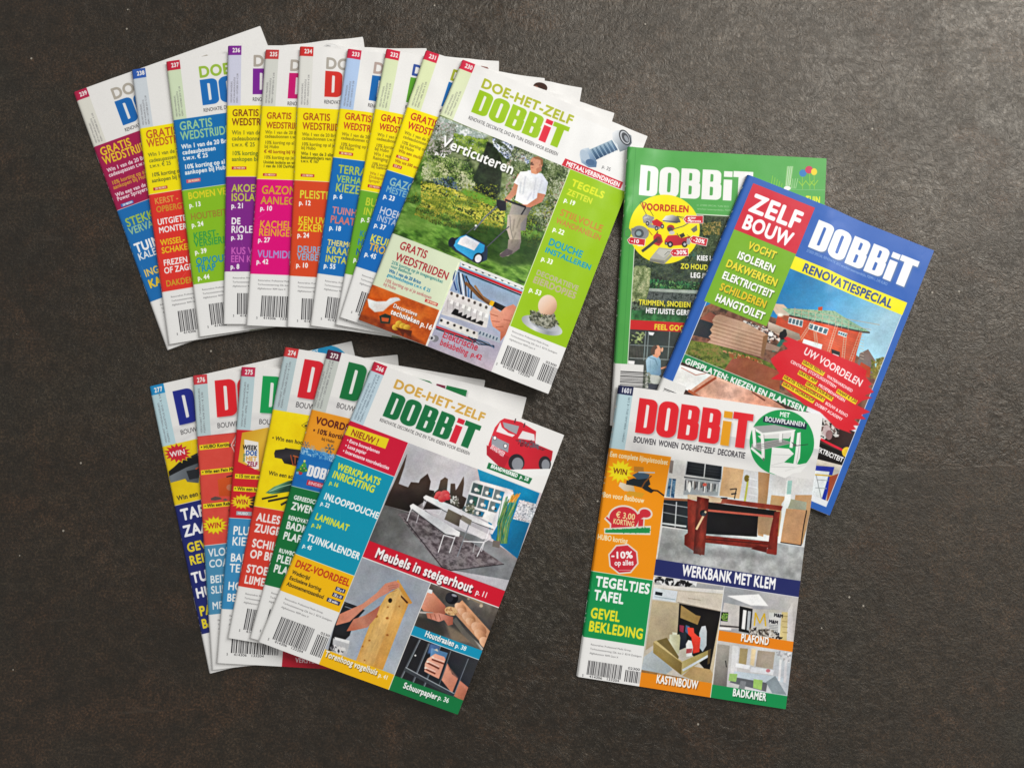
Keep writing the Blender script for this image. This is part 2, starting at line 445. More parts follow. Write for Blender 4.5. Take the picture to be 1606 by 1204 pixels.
def cover_236(s):
    s.z(*FA); vh = s.v(1028, 545); b1 = s.v(1020, 993); b2 = s.z(*FB).v(1014, 508)
    head_old(s, '236', '7f2596', 'd4d6ea', vh, 'b0a79c', '7d2397', month='OKTOBER 2010 • € 3,90', lx=27)
    s.z(*FC); s.poly([(1035, 292), (1060, 278), (1100, 272), (1100, 300)], '4c4440'); s.z(*FA)
    strip_old(s, (vh, b1, b2), ('ffea06', '84278e'))
    s.z(*FA)
    T(s, [('GRATIS', 1060, 612, 42, '8a4a18'), ('WEDSTRIJDEN', 1058, 670, 44, '8a4a18')])
    T(s, [('Win 1 van de 20 Brico', 1058, 728, 26, '8b8624'), ('cadeaubonnen', 1057, 765, 26, '8b8624'), ('t.w.v. € 25', 1057, 803, 26, '8b8624'),
          ('10% korting op al je', 1057, 858, 26, '7f8a28'), ('aankopen bij Hubo', 1057, 894, 26, '7f8a28')])
    badge(s, 1057, 929, 92, 19, 'ZIE MIDDEN')
    T(s, [('AKOESTISCHE', 1056, 1088, 46, 'c9cf4e'), ('ISOLATIE', 1053, 1145, 46, 'c9cf4e'), ('p. 21', 1054, 1190, 30, 'ffffff', 2)])
    s.z(*FB)
    T(s, [('DE', 1054, 207, 38, 'ffffff', 2), ('RIOLERING', 1053, 262, 42, 'ffffff'), ('p. 33', 1053, 304, 28, 'ffffff', 2), ('KUS VOOR', 1052, 396, 42, 'd265c4'),
          ('EEN KUS', 1050, 446, 40, 'd265c4'), ('p. 8', 1049, 488, 28, 'ffffff', 2)])

def cover_235(s):
    s.z(*FC); vh = s.v(58, 730); b1 = s.z(*FD).v(130, 165); b2 = s.v(92, 762)
    head_old(s, '235', 'c63a3c', 'd9dbd4', vh, 'b2aaa0', 'cc1470', month='SEPTEMBER 2010 • € 3,90', lx=27)
    strip_old(s, (vh, b1, b2), ('ffea06', 'e6067e'))
    s.z(*FC)
    T(s, [('GRATIS', 96, 836, 52, 'b2541c'), ('WEDSTRIJDEN', 92, 916, 52, 'b2541c')])
    T(s, [('Win 1 van de 20 Brico', 84, 962, 27, '96881a'), ('cadeaubonnen t.w.v.', 80, 996, 27, '96881a'), ('10% korting op al je', 80, 1048, 27, '96881a'),
          ('bij Hubo', 77, 1082, 27, '96881a'), ('€ 40 korting bij Vaillant', 74, 1124, 27, 'a8641e'), ('10% korting op je aan', 72, 1172, 27, '96881a')])
    s.z(*FD)
    T(s, [('Unidek isolatie en win', 172, 66, 18, '77701a'), ('1 van de 100 DeWalt', 170, 90, 18, '77701a')])
    badge(s, 170, 128, 86, 17, 'ZIE MIDDEN')
    T(s, [('GAZON', 160, 256, 50, 'ddae28'), ('AANLEGGEN', 156, 320, 46, 'd8b030'), ('p. 10', 152, 361, 28, 'ffffff', 2),
          ('KACHEL', 148, 470, 44, 'f0b42c'), ('REINIGEN', 142, 520, 44, 'f0b42c'), ('p. 27', 138, 560, 28, 'ffffff', 2),
          ('VULMIDDEL', 134, 656, 44, 'a8a0dc'), ('p. 42', 128, 696, 28, 'ffffff', 2)])

def cover_234(s):
    s.z(*FC); vh = s.v(352, 742); b1 = s.z(*FD).v(368, 173); b2 = s.v(340, 775)
    head_old(s, '234', 'd32f2c', 'e6e6e0', vh, 'b0aaa0', 'd7322a', month='AUGUSTUS 2010 • € 3,90', lx=28)
    s.z(*FE); s.poly([(385, 106), (400, 98), (440, 106), (452, 122), (420, 130)], '8c5c54'); s.z(*FC)
    strip_old(s, (vh, b1, b2), ('ffea06', 'e04b24'))
    s.z(*FC)
    T(s, [('GRATIS', 400, 846, 58, 'b4561c'), ('WEDSTRIJDEN', 397, 926, 58, 'b4561c')])
    T(s, [('Win 1 van de 20 Brico', 394, 980, 27, '96881a'), ('cadeaubonnen t.w.v. € 25', 392, 1014, 27, '96881a'), ('10% korting op al je', 390, 1062, 27, '96881a'),
          ('bij Hubo', 387, 1094, 27, '96881a'), ('Win 1 van de 3 slimme', 385, 1142, 27, '6f6b1a'), ('betonwinders van', 384, 1174, 27, '6f6b1a'), ('t.w.v. € 167', 384, 1203, 24, '6f6b1a')])
    s.z(*FD)
    badge(s, 408, 132, 86, 18, 'ZIE MIDDEN')
    T(s, [('PLEISTEREN', 400, 284, 48, 'e8e03c'), ('p. 12', 396, 327, 28, 'ffffff', 2), ('KEN UW', 393, 440, 40, 'f4dc2c'), ('ZEKERINGEN', 388, 490, 44, 'f4dc2c'),
          ('p. 24', 386, 530, 28, 'ffffff', 2), ('DEUREN', 386, 625, 40, '8fb8dc'), ('VERBETEREN', 383, 672, 40, '8fb8dc'), ('p. 10', 378, 718, 28, 'ffffff', 2)])

def cover_233(s):
    s.z(*FC); vh = s.v(718, 757); b1 = s.v(655, 1165); b2 = s.z(*FD).v(508, 760)
    head_old(s, '233', 'd2264a', 'b4cdf0', vh, 'b8a49c', '1668b4', month='JUNI 2010 • € 3,90', lx=29)
    strip_old(s, (vh, b1, b2), ('ffea06', '1470c0'))
    s.z(*FC)
    T(s, [('GRATIS', 752, 846, 56, 'c84426'), ('WEDSTRIJDEN', 740, 926, 56, 'c84426')])
    T(s, [('Win 1 van de 20 Brico', 728, 982, 27, '9c8820'), ('cadeaubonnen t.w.v.', 722, 1014, 27, '9c8820'), ('10% korting op al je', 718, 1066, 27, '9c8820'), ('bij Hubo', 710, 1094, 27, '9c8820')])
    badge(s, 708, 1116, 118, 24, 'ZIE MIDDEN')
    s.z(*FD)
    T(s, [('TERRAS', 642, 128, 50, 'b6cc4c'), ('VERHARDING', 632, 184, 42, 'a8d060'), ('KIEZELS', 624, 244, 50, 'b8d060'), ('p. 6', 614, 286, 28, 'ffffff', 2),
          ('TUINHUIS', 604, 382, 42, 'e08c8c'), ('PLAATSEN', 592, 440, 44, 'e07c6c'), ('p. 18', 586, 484, 28, 'ffffff', 2),
          ('THERMOSTAAT', 574, 580, 34, 'f4e478'), ('KRAAN', 568, 630, 42, 'd8d860'), ('INSTALLEREN', 560, 684, 40, 'e4e050'), ('p. 55', 552, 722, 28, 'ffffff', 2)])

def cover_232(s):
    s.z(*FC); vh = s.v(1022, 765); b1 = s.z(*FD).v(783, 237); b2 = s.v(688, 764)
    head_old(s, '232', 'd42240', 'e0ebc0', vh, '2c4c9c', '5aa428', month='MEI 2010 • € 3,90', lx=30)
    s.z(*FE); s.ell(788, 238, 48, 32, '3c241c', 14, n=24); s.ell(760, 236, 14, 10, '8c5844', 14); s.z(*FC)
    strip_old(s, (vh, b1, b2), ('ffea06', '6cb02c'))
    s.z(*FC)
    T(s, [('GRATIS', 1052, 858, 56, 'c23424'), ('WEDSTRIJDEN', 1040, 934, 54, 'c23424')])
    T(s, [('Win 1 van de 20 Brico', 1026, 988, 27, '9c8820'), ('cadeaubonnen', 1020, 1022, 27, '9c8820'), ('10% korting', 1012, 1078, 27, '9c8820'), ('bij Hubo', 1004, 1108, 27, '9c8820'),
          ('Win 1 van', 996, 1150, 27, '9c8820'), ('Reiniging', 988, 1184, 27, '9c8820')])
    s.z(*FD)
    T(s, [('10% korting', 856, 80, 18, '9c8820'), ('bij Gamma', 852, 98, 18, '9c8820'), ('Win 1 van de', 842, 140, 18, 'c09a20'), ('Drukspuiten', 838, 162, 18, 'c09a20'), ('Sprayer', 834, 185, 18, 'c09a20')])
    badge(s, 832, 202, 84, 19, 'ZIE MIDDEN')
    T(s, [('BUITEN', 812, 332, 48, 'c8d83c'), ('INRICHTING', 800, 390, 44, 'c8d83c'), ('p. 53', 786, 432, 28, 'ffffff', 2),
          ('KOELKAST', 776, 526, 36, '2f88a4'), ('HERSTELLEN', 764, 580, 38, '2f78b8'), ('NAAIEN', 752, 642, 40, '1c5ca8'), ('p. 22', 738, 684, 28, 'ffffff', 2)])

def cover_231(s):
    s.z(*FC); vh = s.v(1295, 755); b1 = s.z(*FD).v(948, 115); b2 = s.v(752, 718)
    head_old(s, '231', 'd62444', 'e2ecbc', vh, 'a3ae2e', '146cb8', month='APRIL 2010 • € 3,90', lx=33)
    strip_old(s, (vh, b1, b2), ('ffec08', '126cc0'))
    s.z(*FC)
    T(s, [('GRATIS', 1298, 850, 60, 'c8342a'), ('WEDSTRIJDEN', 1276, 930, 60, 'c8342a')])
    T(s, [('Win 1 van de 20 Brico', 1252, 978, 27, '9c8820'), ('cadeaubonnen t.w.v.', 1242, 1012, 27, '9c8820'), ('10% korting op al je', 1228, 1058, 27, '9c8820'), ('bij Hubo', 1216, 1092, 27, '9c8820'),
          ('Win een multifunctionele', 1202, 1130, 27, 'a8761c')])
    badge(s, 1190, 1152, 112, 24, 'ZIE MIDDEN')
    s.z(*FD)
    T(s, [('Win tot 500 euro', 1000, 66, 18, 'b06a20')])
    badge(s, 992, 78, 58, 20, 'ZIE p.5')
    T(s, [('GAZON', 962, 208, 48, '9cc8c4'), ('MESTEN', 942, 250, 38, '86bcd4'), ('p. 23', 926, 290, 28, 'ffffff', 2),
          ('HOEKBANK', 900, 385, 44, 'd0d8ec'), ('INSTALLEREN', 884, 430, 38, 'b8c8e4'), ('p. 37', 868, 470, 28, 'ffffff', 2),
          ('KEUKEN', 842, 560, 46, 'ece64c'), ('TROEVEN', 832, 612, 44, 'f0c038'), ('p. 45', 808, 650, 28, 'ffffff', 2)])

def cover_230(s):
    s.z(*FE); vh = s.v(128, 437); s.rect(0, 0, 14.6, vh+6, 'e3ecc4')
    head_old(s, '230', 'd82a48', 'e3ecc4', vh, 'b2b82e', '9ec61c', 'e2243c', month='MAART 2010 • € 3,90', lx=26)
    s.rect(14.6, 9, 210, 78, WH)
    s.text('DOE-HET-ZELF', 394, 246, 62, 'b4bb30', w=655, bold=2)
    s.logo(330, 412, 160, '9ec81c', 'e2243c', w=3.95)
    s.text('RENOVATIE, DECORATIE, DHZ EN TUIN: IDEEEN VOOR IEDEREEN', 310, 460, 24, '3a383a', w=640, bold=0)
    # colour fields
    ul = s.z(*FF).u(1262, 180); vm = s.v(275, 124); vb = s.v(1064, 734); vg = s.v(146, 455); ue = s.u(720, 330); uo = s.u(590, 625)
    vt = s.z(*FE).v(990, 812)
    # the garden
    s.clip = (0, vh, ul, s.z(*FF).v(1145, 470)); s.z(*FE)
    s.rect(0, 0, 210, 296, s.tex(60, 11, '2c4a1c', '5f8a34', '86a84c'))
    s.poly([(100, 430), (500, 560), (990, 790), (900, 1204), (0, 900)], s.tex(70, 2, '26361c', '44562e', '7c8c5a', 'a0aa88'))
    s.poly([(110, 440), (450, 570), (330, 640), (60, 600)], s.tex(26, 4, 'c8d2cc', '8fa090', 'e6eae6'), soft=3)
    s.leaves([(60, 480), (240, 500), (200, 700), (0, 720)], 900, 7, ('5c6450', '8c927c', 'c0b8b8', '3c4630'), 3)
    s.leaves([(220, 560), (440, 600), (440, 690), (330, 730), (200, 660)], 1300, 7, ('2c4018', '4a6a1e', '74922e', '9cb448'), 4)
    s.poly([(440, 610), (500, 640), (540, 760), (520, 960), (460, 1030), (360, 960), (330, 900), (400, 720)], s.tex(30, 9, '1a2414', '263320', '33442a'), soft=2)
    s.leaves([(470, 590), (640, 610), (760, 720), (700, 760), (560, 720), (480, 640)], 1300, 7, ('6c7aa0', 'a4b0cc', 'dfe4ee', '4a5648', '39482c'), 5)
    s.leaves([(620, 620), (940, 740), (990, 810), (900, 1204), (700, 1204), (560, 1000), (560, 780)], 3600, 8, ('1e2c16', '38482a', '5a6c40', '8a9672', 'b4baa0', 'a08878'), 6)
    s.leaves([(20, 700), (330, 740), (360, 930), (300, 960), (0, 860)], 1600, 8, ('22331a', '3f5c26', '6d8a3c', 'a0b070', 'c4c8a0'), 7)
    s.leaves([(70, 870), (210, 850), (270, 930), (160, 960)], 300, 7, ('3c5060', '64788c', '26343c'), 8)
    s.poly([(290, 930), (400, 960), (500, 1010), (480, 1050), (360, 1010), (260, 960)], '6fa030', soft=4)
    s.leaves([(0, 880), (200, 930), (560, 1080), (540, 1204), (0, 1050)], 3000, 8, ('4c5c1c', '7a8a26', 'a8ac38', 'd0c850', '34421a'), 9)
    s.z(*FF)
    s.leaves([(330, -40), (1345, 330), (1345, 0), (1345, -200), (600, -200), (330, -110)], 1500, 8, ('33421a', '5c701f', '8a9430', 'b2a83c'), 12)
    s.poly([(300, -110), (1300, 260), (1300, 560), (230, 200)], s.tex(34, 13, '31521a', '4c7828', '6c9a3a', '8cb455', ax=2.4))
    s.poly([(310, 0), (560, 20), (640, 60), (500, 120), (300, 80)], s.tex(22, 15, '5c8c30', '82aa4c', ax=3), soft=5, al=.8)
    s.leaves([(440, -60), (700, -10), (900, 60), (900, 130), (560, 70), (420, 0)], 1200, 7, ('2c3c16', '4c5e1e', '76862c', 'a49c38'), 14)
    s.poly([(700, 60), (1010, 90), (1240, 180), (1250, 330), (1000, 340), (760, 240)], '1f3a16', al=.7, soft=8)
    # the gardener
    s.z(*FE)
    s.poly([(600, 950), (560, 985), (548, 1000), (556, 1020), (580, 1010), (640, 930)], 'c98a6c')
    s.poly([(640, 820), (600, 930), (556, 990), (580, 1008), (650, 940), (670, 900)], 'c88f70')
    s.poly([(655, 810), (715, 805), (800, 820), (840, 880), (822, 965), (775, 960), (760, 1010), (720, 1052), (620, 1000), (640, 900), (612, 885)], s.grad((620, 900), (830, 900), 'f3f2f2', 'e4e6ea', 'c9cdd6'))
    s.poly([(700, 800), (760, 800), (790, 830), (735, 835)], 'd8d8dc')
    s.poly([(822, 960), (800, 1010), (700, 1060), (655, 1050), (660, 1028), (700, 1030), (765, 985), (770, 950)], 'c4866a')
    s.poly([(600, 1025), (660, 1040), (730, 1050), (700, 1110), (690, 1204), (560, 1204), (575, 1120)], s.grad((570, 1100), (710, 1100), 'a8a090', '8d8a84', '6f6c68'))
    s.poly([(724, 730), (740, 712), (775, 706), (803, 730), (800, 775), (780, 800), (760, 826), (728, 818), (722, 780)], 'cf9676')
    s.poly([(738, 712), (775, 704), (806, 726), (806, 770), (792, 760), (790, 730), (756, 722)], '9a6b42')
    s.poly([(724, 752), (745, 756), (744, 766), (722, 762)], '5c4034', soft=1)
    s.poly([(724, 745), (738, 742), (738, 752), (724, 752)], '6c4834'); s.line([(728, 782), (742, 785)], 4, '9c5c48'); s.ell(786, 765, 6, 10, 'b87c60'); s.poly([(760, 790), (795, 770), (798, 800), (765, 825)], 'b47c60')
    for a, b in (((690, 840), (672, 960)), ((760, 850), (740, 990)), ((800, 860), (775, 950)), ((700, 1000), (730, 950)), ((660, 880), (652, 950))): s.line([a, b], 7, 'bcc0ca', soft=2, al=.7)
    s.line([(556, 1000), (610, 1020), (690, 1045)], 13, '23242c')
    s.line([(520, 1030), (430, 1110), (350, 1204)], 7, '6a707c')
    s.poly([(500, 1000), (560, 1010), (560, 1070), (520, 1075), (498, 1040)], '1c1e26'); s.line([(690, 1050), (660, 1100)], 8, '23242c')
    s.z(*FF)
    s.poly([(1035, 0), (1170, 0), (1120, 60), (1125, 180), (1110, 225), (1040, 275), (990, 280), (985, 260), (1035, 225), (1050, 170), (1030, 100)], s.grad((1030, 60), (1170, 60), 'b8ae9c', 'a09888', '807868'))
    s.poly([(1040, 165), (1125, 165), (1115, 225), (1065, 262), (1000, 285), (980, 268), (1035, 228)], s.grad((1040, 165), (1100, 240), '98907e', '6c6660'))
    s.poly([(1030, 225), (1070, 240), (1062, 262), (1000, 284), (980, 270)], '57514e')
    for a, b in (((1080, 30), (1070, 110)), ((1120, 20), (1095, 90)), ((1090, 120), (1060, 190)), ((1110, 180), (1070, 230))): s.line([a, b], 6, '6e685c', soft=2, al=.7)
    s.line([(1050, 10), (1055, 90), (1070, 160)], 5, '7c786e'); s.line([(1045, 80), (970, 150), (880, 235)], 7, '50545a')
    s.line([(830, 75), (740, 150)], 5, '565c60'); s.ell(826, 76, 7, 7, 'e4e6e6')
    s.poly([(650, 200), (660, 165), (720, 150), (760, 130), (880, 190), (905, 230), (900, 300), (850, 322), (815, 318), (690, 245)], '2a3f50')
    s.poly([(672, 196), (720, 150), (760, 138), (885, 205), (880, 245), (800, 300), (700, 235)], s.grad((700, 150), (840, 290), '49b2dc', '2c98cc'))
    s.poly([(726, 158), (762, 142), (852, 188), (815, 240), (705, 196)], s.grad((720, 200), (850, 200), 'f2f4f6', 'c4d0da'))
    s.ell(842, 290, 32, 36, '16242e', 20); s.ell(842, 292, 22, 27, 'd8dce0', 20)
    s.ell(668, 185, 22, 32, '1a2a36', 20)
    s.endphoto()
    s.z(*FE)
    s.text('Verticuteren', 130, 640, 70, 'ffffff', w=508, bold=1, shadow='1c2410')
    s.text('p. 13', 92, 700, 24, 'ffffff', bold=2)
    # lime column
    s.rect(ul, vh, 210, vb, '9cc814'); s.rect(ul-.7, vh, ul, vb, 'e9f0d0')
    s.z(*FE)
    s.poly([(955, 716), (1340, 874), (1320, 918), (930, 762)], 'cf2434')
    s.text('METAALVERBINDINGEN', 958, 762, 30, 'ffffff', w=388, bold=2)
    s.text('p. 35', 1196, 778, 24, '4c4c50', bold=0)
    # bolt
    s.poly([(1110, 660), (1265, 590), (1305, 655), (1150, 730)], s.grad((1130, 640), (1160, 720), 'a4bccc', '587c9c', '2c4a6c'))
    for k in range(14):
        x = 1120+k*13; s.line([(x, 658-k*5.5), (x+38, 722-k*5.5)], 4, '2c4460' if k % 2 else 'b4c8d8')
    s.poly([(1048, 690), (1070, 650), (1110, 645), (1135, 690), (1165, 740), (1160, 775), (1110, 775), (1062, 745)], s.grad((1050, 680), (1150, 760), 'dfe8f0', '8aa6c2', '54749a'))
    s.ell(1085, 700, 26, 48, 'b4c6d8', -30); s.ell(1120, 742, 30, 22, '4c6c92', 10)
    s.poly([(1268, 545), (1290, 528), (1340, 522), (1395, 560), (1398, 610), (1370, 650), (1318, 670), (1300, 620), (1270, 590)], s.grad((1270, 560), (1390, 640), 'e6eaee', '9aa4ae', '5a646e'))
    s.ell(1352, 573, 34, 56, '2c3036', -28); s.ell(1353, 573, 27, 47, 'c8ccd2', -28); s.ell(1355, 574, 21, 38, '3c4046', -28); s.ell(1362, 580, 11, 24, '9aa0a8', -28)
    s.z(*FE)
    for t, x, y, h, c, w, b in (('TEGELS', 990, 898, 46, 'e2ec28', 236, 2), ('ZETTEN', 962, 956, 38, 'dce838', 180, 2), ('p. 19', 942, 1006, 30, 'ffffff', 78, 2), ('STIJLVOLLE', 914, 1096, 44, 'cc8a34', 305, 1), ('WANDPANELEN', 888, 1148, 36, 'c88a3c', 322, 1)): s.text(t, x, y, h, c, w=w, bold=b)
    s.z(*FF)
    for t, x, y, h, c, w in (('p. 22', 1332, 104, 30, 'ffffff', 80), ('DOUCHE', 1302, 195, 44, '1ba0b8', 242), ('INSTALLEREN', 1280, 244, 34, '1ba0b8', 330), ('p. 33', 1256, 300, 30, 'ffffff', 80)): s.text(t, x, y, h, c, w=w, bold=2)
    s.text('DECORATIEVE', 1222, 392, 32, 'bcb896', w=300, bold=2); s.text('EIERDOPJES', 1200, 444, 42, 'c0b492', w=305, bold=2)
    s.text('p. 53', 1176, 504, 30, 'ffffff', bold=2)
    # egg on a silver dish
    s.ell(1264, 728, 142, 50, s.grad((1130, 700), (1400, 760), 'a4a8ae', 'e8eaee', '8e949c', 'd8dce2'), 20)
    s.ell(1270, 722, 104, 32, s.grad((1170, 700), (1370, 750), 'd4d8dc', '9aa0a8', 'c4c8d0'), 20)
    s.leaves([(1190, 630), (1340, 650), (1370, 720), (1300, 750), (1180, 700)], 420, 12, ('5c604c', '8c8c7a', '3c4034', 'b8b8a8'), 21)
    s.ell(1300, 598, 62, 70, s.grad((1260, 560), (1350, 650), 'f4dccc', 'ecc4a8', 'bc8c70'), 12)
    s.leaves([(1195, 650), (1350, 665), (1350, 735), (1220, 720)], 230, 11, ('54583f', '8c8c7a', '3c4034', 'b8b8a8'), 22)
    # address block
    s.rect(ul, vb, 210, 300, WH); s.address(ul+5, vb+5.2); s.barcode(ul+6, vb+19.5, 20.5, 37)
    # prizes panel
    s.rect(0, vm, ue, vg, 'e0ebcc'); s.rect(0, vm-.5, ue, vm, 'eef2e2')
    s.text('GRATIS', 318, 222, 50, 'b02c38', w=190); s.text('WEDSTRIJDEN', 290, 296, 50, 'b02c38', w=370)
    for t, x, y, h, c, w, b in (('25% korting op je toegangsticket', 268, 320, 20, '5a9a94', 360, 1), ('voor Batibouw', 262, 344, 20, '5a9a94', 146, 1), ('Win 1 van de 20 Brico', 250, 374, 21, '3a78a4', 226, 2),
          ('geschenkcheques t.w.v. € 25', 240, 400, 21, '3a98b8', 302, 1), ('10% korting op al je aankopen', 224, 436, 21, 'c88a84', 328, 1), ('bij Hubo', 214, 460, 20, 'c88a84', 88, 1)): s.text(t, x, y, h, c, w=w, bold=b)
    badge(s, 498, 553, 88, 20, 'ZIE MIDDEN', 'c8242c')
    # orange picture with a goose
    s.clip = (0, vg, uo, 300)
    s.rect(0, vg, 100, 300, s.tex(90, 31, 'b84c14', 'd8641c', 'e67a2c'))
    s.poly([(50, 640), (250, 700), (420, 790), (520, 860), (400, 870), (40, 720)], s.tex(40, 33, '7c2c10', 'a84818'), soft=5)
    s.poly([(110, 545), (170, 565), (235, 565), (262, 545), (300, 540), (320, 545), (332, 560), (300, 568), (262, 590), (215, 630), (160, 635), (120, 600)], s.grad((150, 540), (180, 630), 'f4eee8', 'd8c8be'), soft=1)
    s.poly([(190, 660), (230, 645), (270, 660), (262, 712), (200, 706)], '3c3828'); s.poly([(205, 668), (256, 676), (250, 700), (208, 694)], 'c4582c')
    for x, y in ((322, 712), (348, 728), (375, 738), (300, 735)): s.ell(x, y, 24, 20, s.grad((x-15, y-15), (x+15, y+15), 'f4c444', 'b06c14'))
    s.poly([(300, 735), (410, 760), (400, 800), (360, 770), (350, 800), (330, 765)], '6c2c10')
    s.endphoto()
    s.text('Decoratieve', 280, 604, 25, 'ffffff', w=168, bold=1, shadow='4c1c08'); s.text('technieken', 264, 646, 32, 'ffffff', w=202, bold=2, shadow='4c1c08'); s.text('p.16', 462, 728, 32, 'ffffff', bold=2)
    # electrical panel
    s.clip = (ue, s.v(725, 320), ul, 300); vq = s.v(725, 320)
    s.rect(uo, vq, ul, 300, s.grad((700, 400), (640, 1000), '8fa6c2', 'a9b4c8', 'b4b2c6', 'c8b8c4'))
    s.clip = (uo, s.v(720, 320), ul, 300)
    def bandp(a, b, w, c): s.line([a, b], w, c)
    bandp((735, 325), (1145, 485), 34, 'dcd8d6')
    for k in range(10): s.ell(745+k*43, 330+k*17, 9, 8, '5a5450'); 
    bandp((715, 352), (1140, 520), 15, 'c22430'); bandp((712, 366), (1135, 535), 8, '2c2c34')
    for k, c in enumerate(('2c4c84', '6c90b8', '1c2c4c', 'd8dce4', '3c3c44', '4c78a8', '2a2a30', '8ca8c8')):
        s.line([(690+k*12, 370+k*6), (678+k*20, 430+k*9), (700+k*16, 500+k*12)], 9, c)
    s.poly([(650, 500), (930, 600), (900, 740), (600, 655)], 'e2dedc')
    s.poly([(640, 560), (915, 660), (895, 745), (600, 650)], 'cfcccc')
    for k in range(7):
        x, y = 668+k*38, 520+k*15; s.ell(x, y, 9, 11, '6c6460'); s.line([(x-22, y+34), (x-30, y+120)], 3, 'a8a4a4'); s.rect(*s.q([(x-2, y+40)])[0], *(s.q([(x-2, y+40)])[0]+np.array([3, 4])), 'f4f2f0')
    s.poly([(690, 618), (715, 628), (712, 650), (740, 642), (735, 668), (770, 655), (765, 682), (800, 668), (795, 695), (830, 684), (826, 710), (858, 696), (880, 705), (870, 728), (665, 652)], '1c1a20')
    bandp((600, 700), (840, 795), 46, 'e0dcda')
    for k in range(6): s.ell(602+k*43, 695+k*16, 9, 9, '4c4848')
    bandp((570, 735), (830, 828), 11, 'b82430'); bandp((568, 747), (820, 838), 8, '2c2c34')
    bandp((850, 775), (985, 825), 34, 'b4bcc8')
    for k in range(6): s.rect(*s.q([(856+k*22, 765+k*8)])[0], *(s.q([(856+k*22, 765+k*8)])[0]+np.array([1.4, 3])), '58687c')
    for k, c in enumerate(('28384c', '4c6484', '1c242c', '6a84a4')): s.line([(780+k*20, 800+k*6), (850+k*20, 850-k*3), (950, 860+k*5)], 6, c)
    s.ell(560, 812, 26, 22, '8c8c94'); s.ell(540, 808, 20, 18, 'c8c8d0'); s.ell(538, 808, 10, 9, '44444c')
    s.line([(760, 450), (850, 540), (920, 590)], 20, '7c5a3c'); s.line([(820, 470), (870, 540), (930, 580)], 14, '9c7450'); s.line([(790, 460), (880, 560)], 5, '4a3424')
    s.line([(925, 580), (950, 592)], 32, 'e8b820'); s.line([(950, 592), (1075, 650)], 36, '1c1a1e')
    s.poly([(1020, 610), (1075, 590), (1130, 640), (1090, 720), (1060, 745), (990, 830), (990, 770), (940, 735), (925, 690), (920, 640), (945, 605), (990, 640)], s.grad((930, 620), (1080, 760), 'e8aa90', 'dc9078', 'b4644c'))
    for a, b in (((925, 655), (975, 670)), ((935, 700), (985, 705)), ((960, 740), (1010, 735)), ((1010, 690), (1060, 700))): s.line([a, b], 4, 'a85c48')
    s.endphoto()
    s.text('Elektrische', 606, 802, 46, 'c43c50', w=246, bold=1); s.text('bekabeling', 590, 850, 38, 'c43c50', w=195); s.text('p.42', 795, 925, 30, 'c43c50', bold=2)
    s.line([(1145, 485), (945, 1020)], 4, 'f0eeee'); s.line([(725, 325), (510, 860)], 4, 'f0eeee')
def head_new(s, num, tab, strip, vh, logo, ci, lines, lx=36, dy=0, w=3.9, h=39, ly=58, sub=True, us=14.6, geo=None, fr=None):
    """header of the newer issues: one tall masthead and a grey subtitle"""
    s.rect(0, 0, us, vh, strip)
    s.rect(0, 0, us, 9.6, tab)
    s.text(num, 4.2, 7.4, 4.6, 'f6f2f0', bold=2, w=8.4, mm=True)
    for k, (t, L) in enumerate(lines): s.text(t, us-5.2-(len(lines)-1-k)*3.1, vh-3, 1.8, '6e6e74', w=L, bold=0, rot=-math.pi/2, mm=True)
    if geo: s.z(*fr); lx, ly = s.q([geo[2:]])[0]; h = ly-s.v(*geo[:2])
    s.clip = (us, 0, 210, vh)
    s.rect(us, vh*.72, 210, vh, s.tex(160, 41, 'f1f0ee', 'e2e1e1', 'f1f0ee', 'd8d8da', ax=2.2, octs=2))
    s.logo(lx, ly, h, logo, ci, w=w, mm=True, relief=True)
    s.clip = None

def burst(s, x, y, rx, ry, col, t, ct, h, n=15, seed=1, ang=-6, edge=None, tw=None):
    rg = np.random.default_rng(seed)
    def star(k):
        P = []
        for j in range(n*2):
            r = (1. if j % 2 == 0 else .68)*(1+.1*(rg.random()-.5)); a = j*math.pi/n
            P.append((x+rx*r*k*math.cos(a), y+ry*r*k*math.sin(a)))
        return P
    if edge: s.poly(star(1.13), edge)
    s.poly(star(1.), col)
    p = s.q([(x, y)])[0]; kk = s.ky/s.fr[2]
    s.text(t, p[0], p[1]+h*kk*.5, h*kk, ct, w=(tw or h*2.5)*s.kx/s.fr[2], bold=1, mm=True, align='c')

def text_c(s, *a, **k): s.text(*a, align='c', **k)

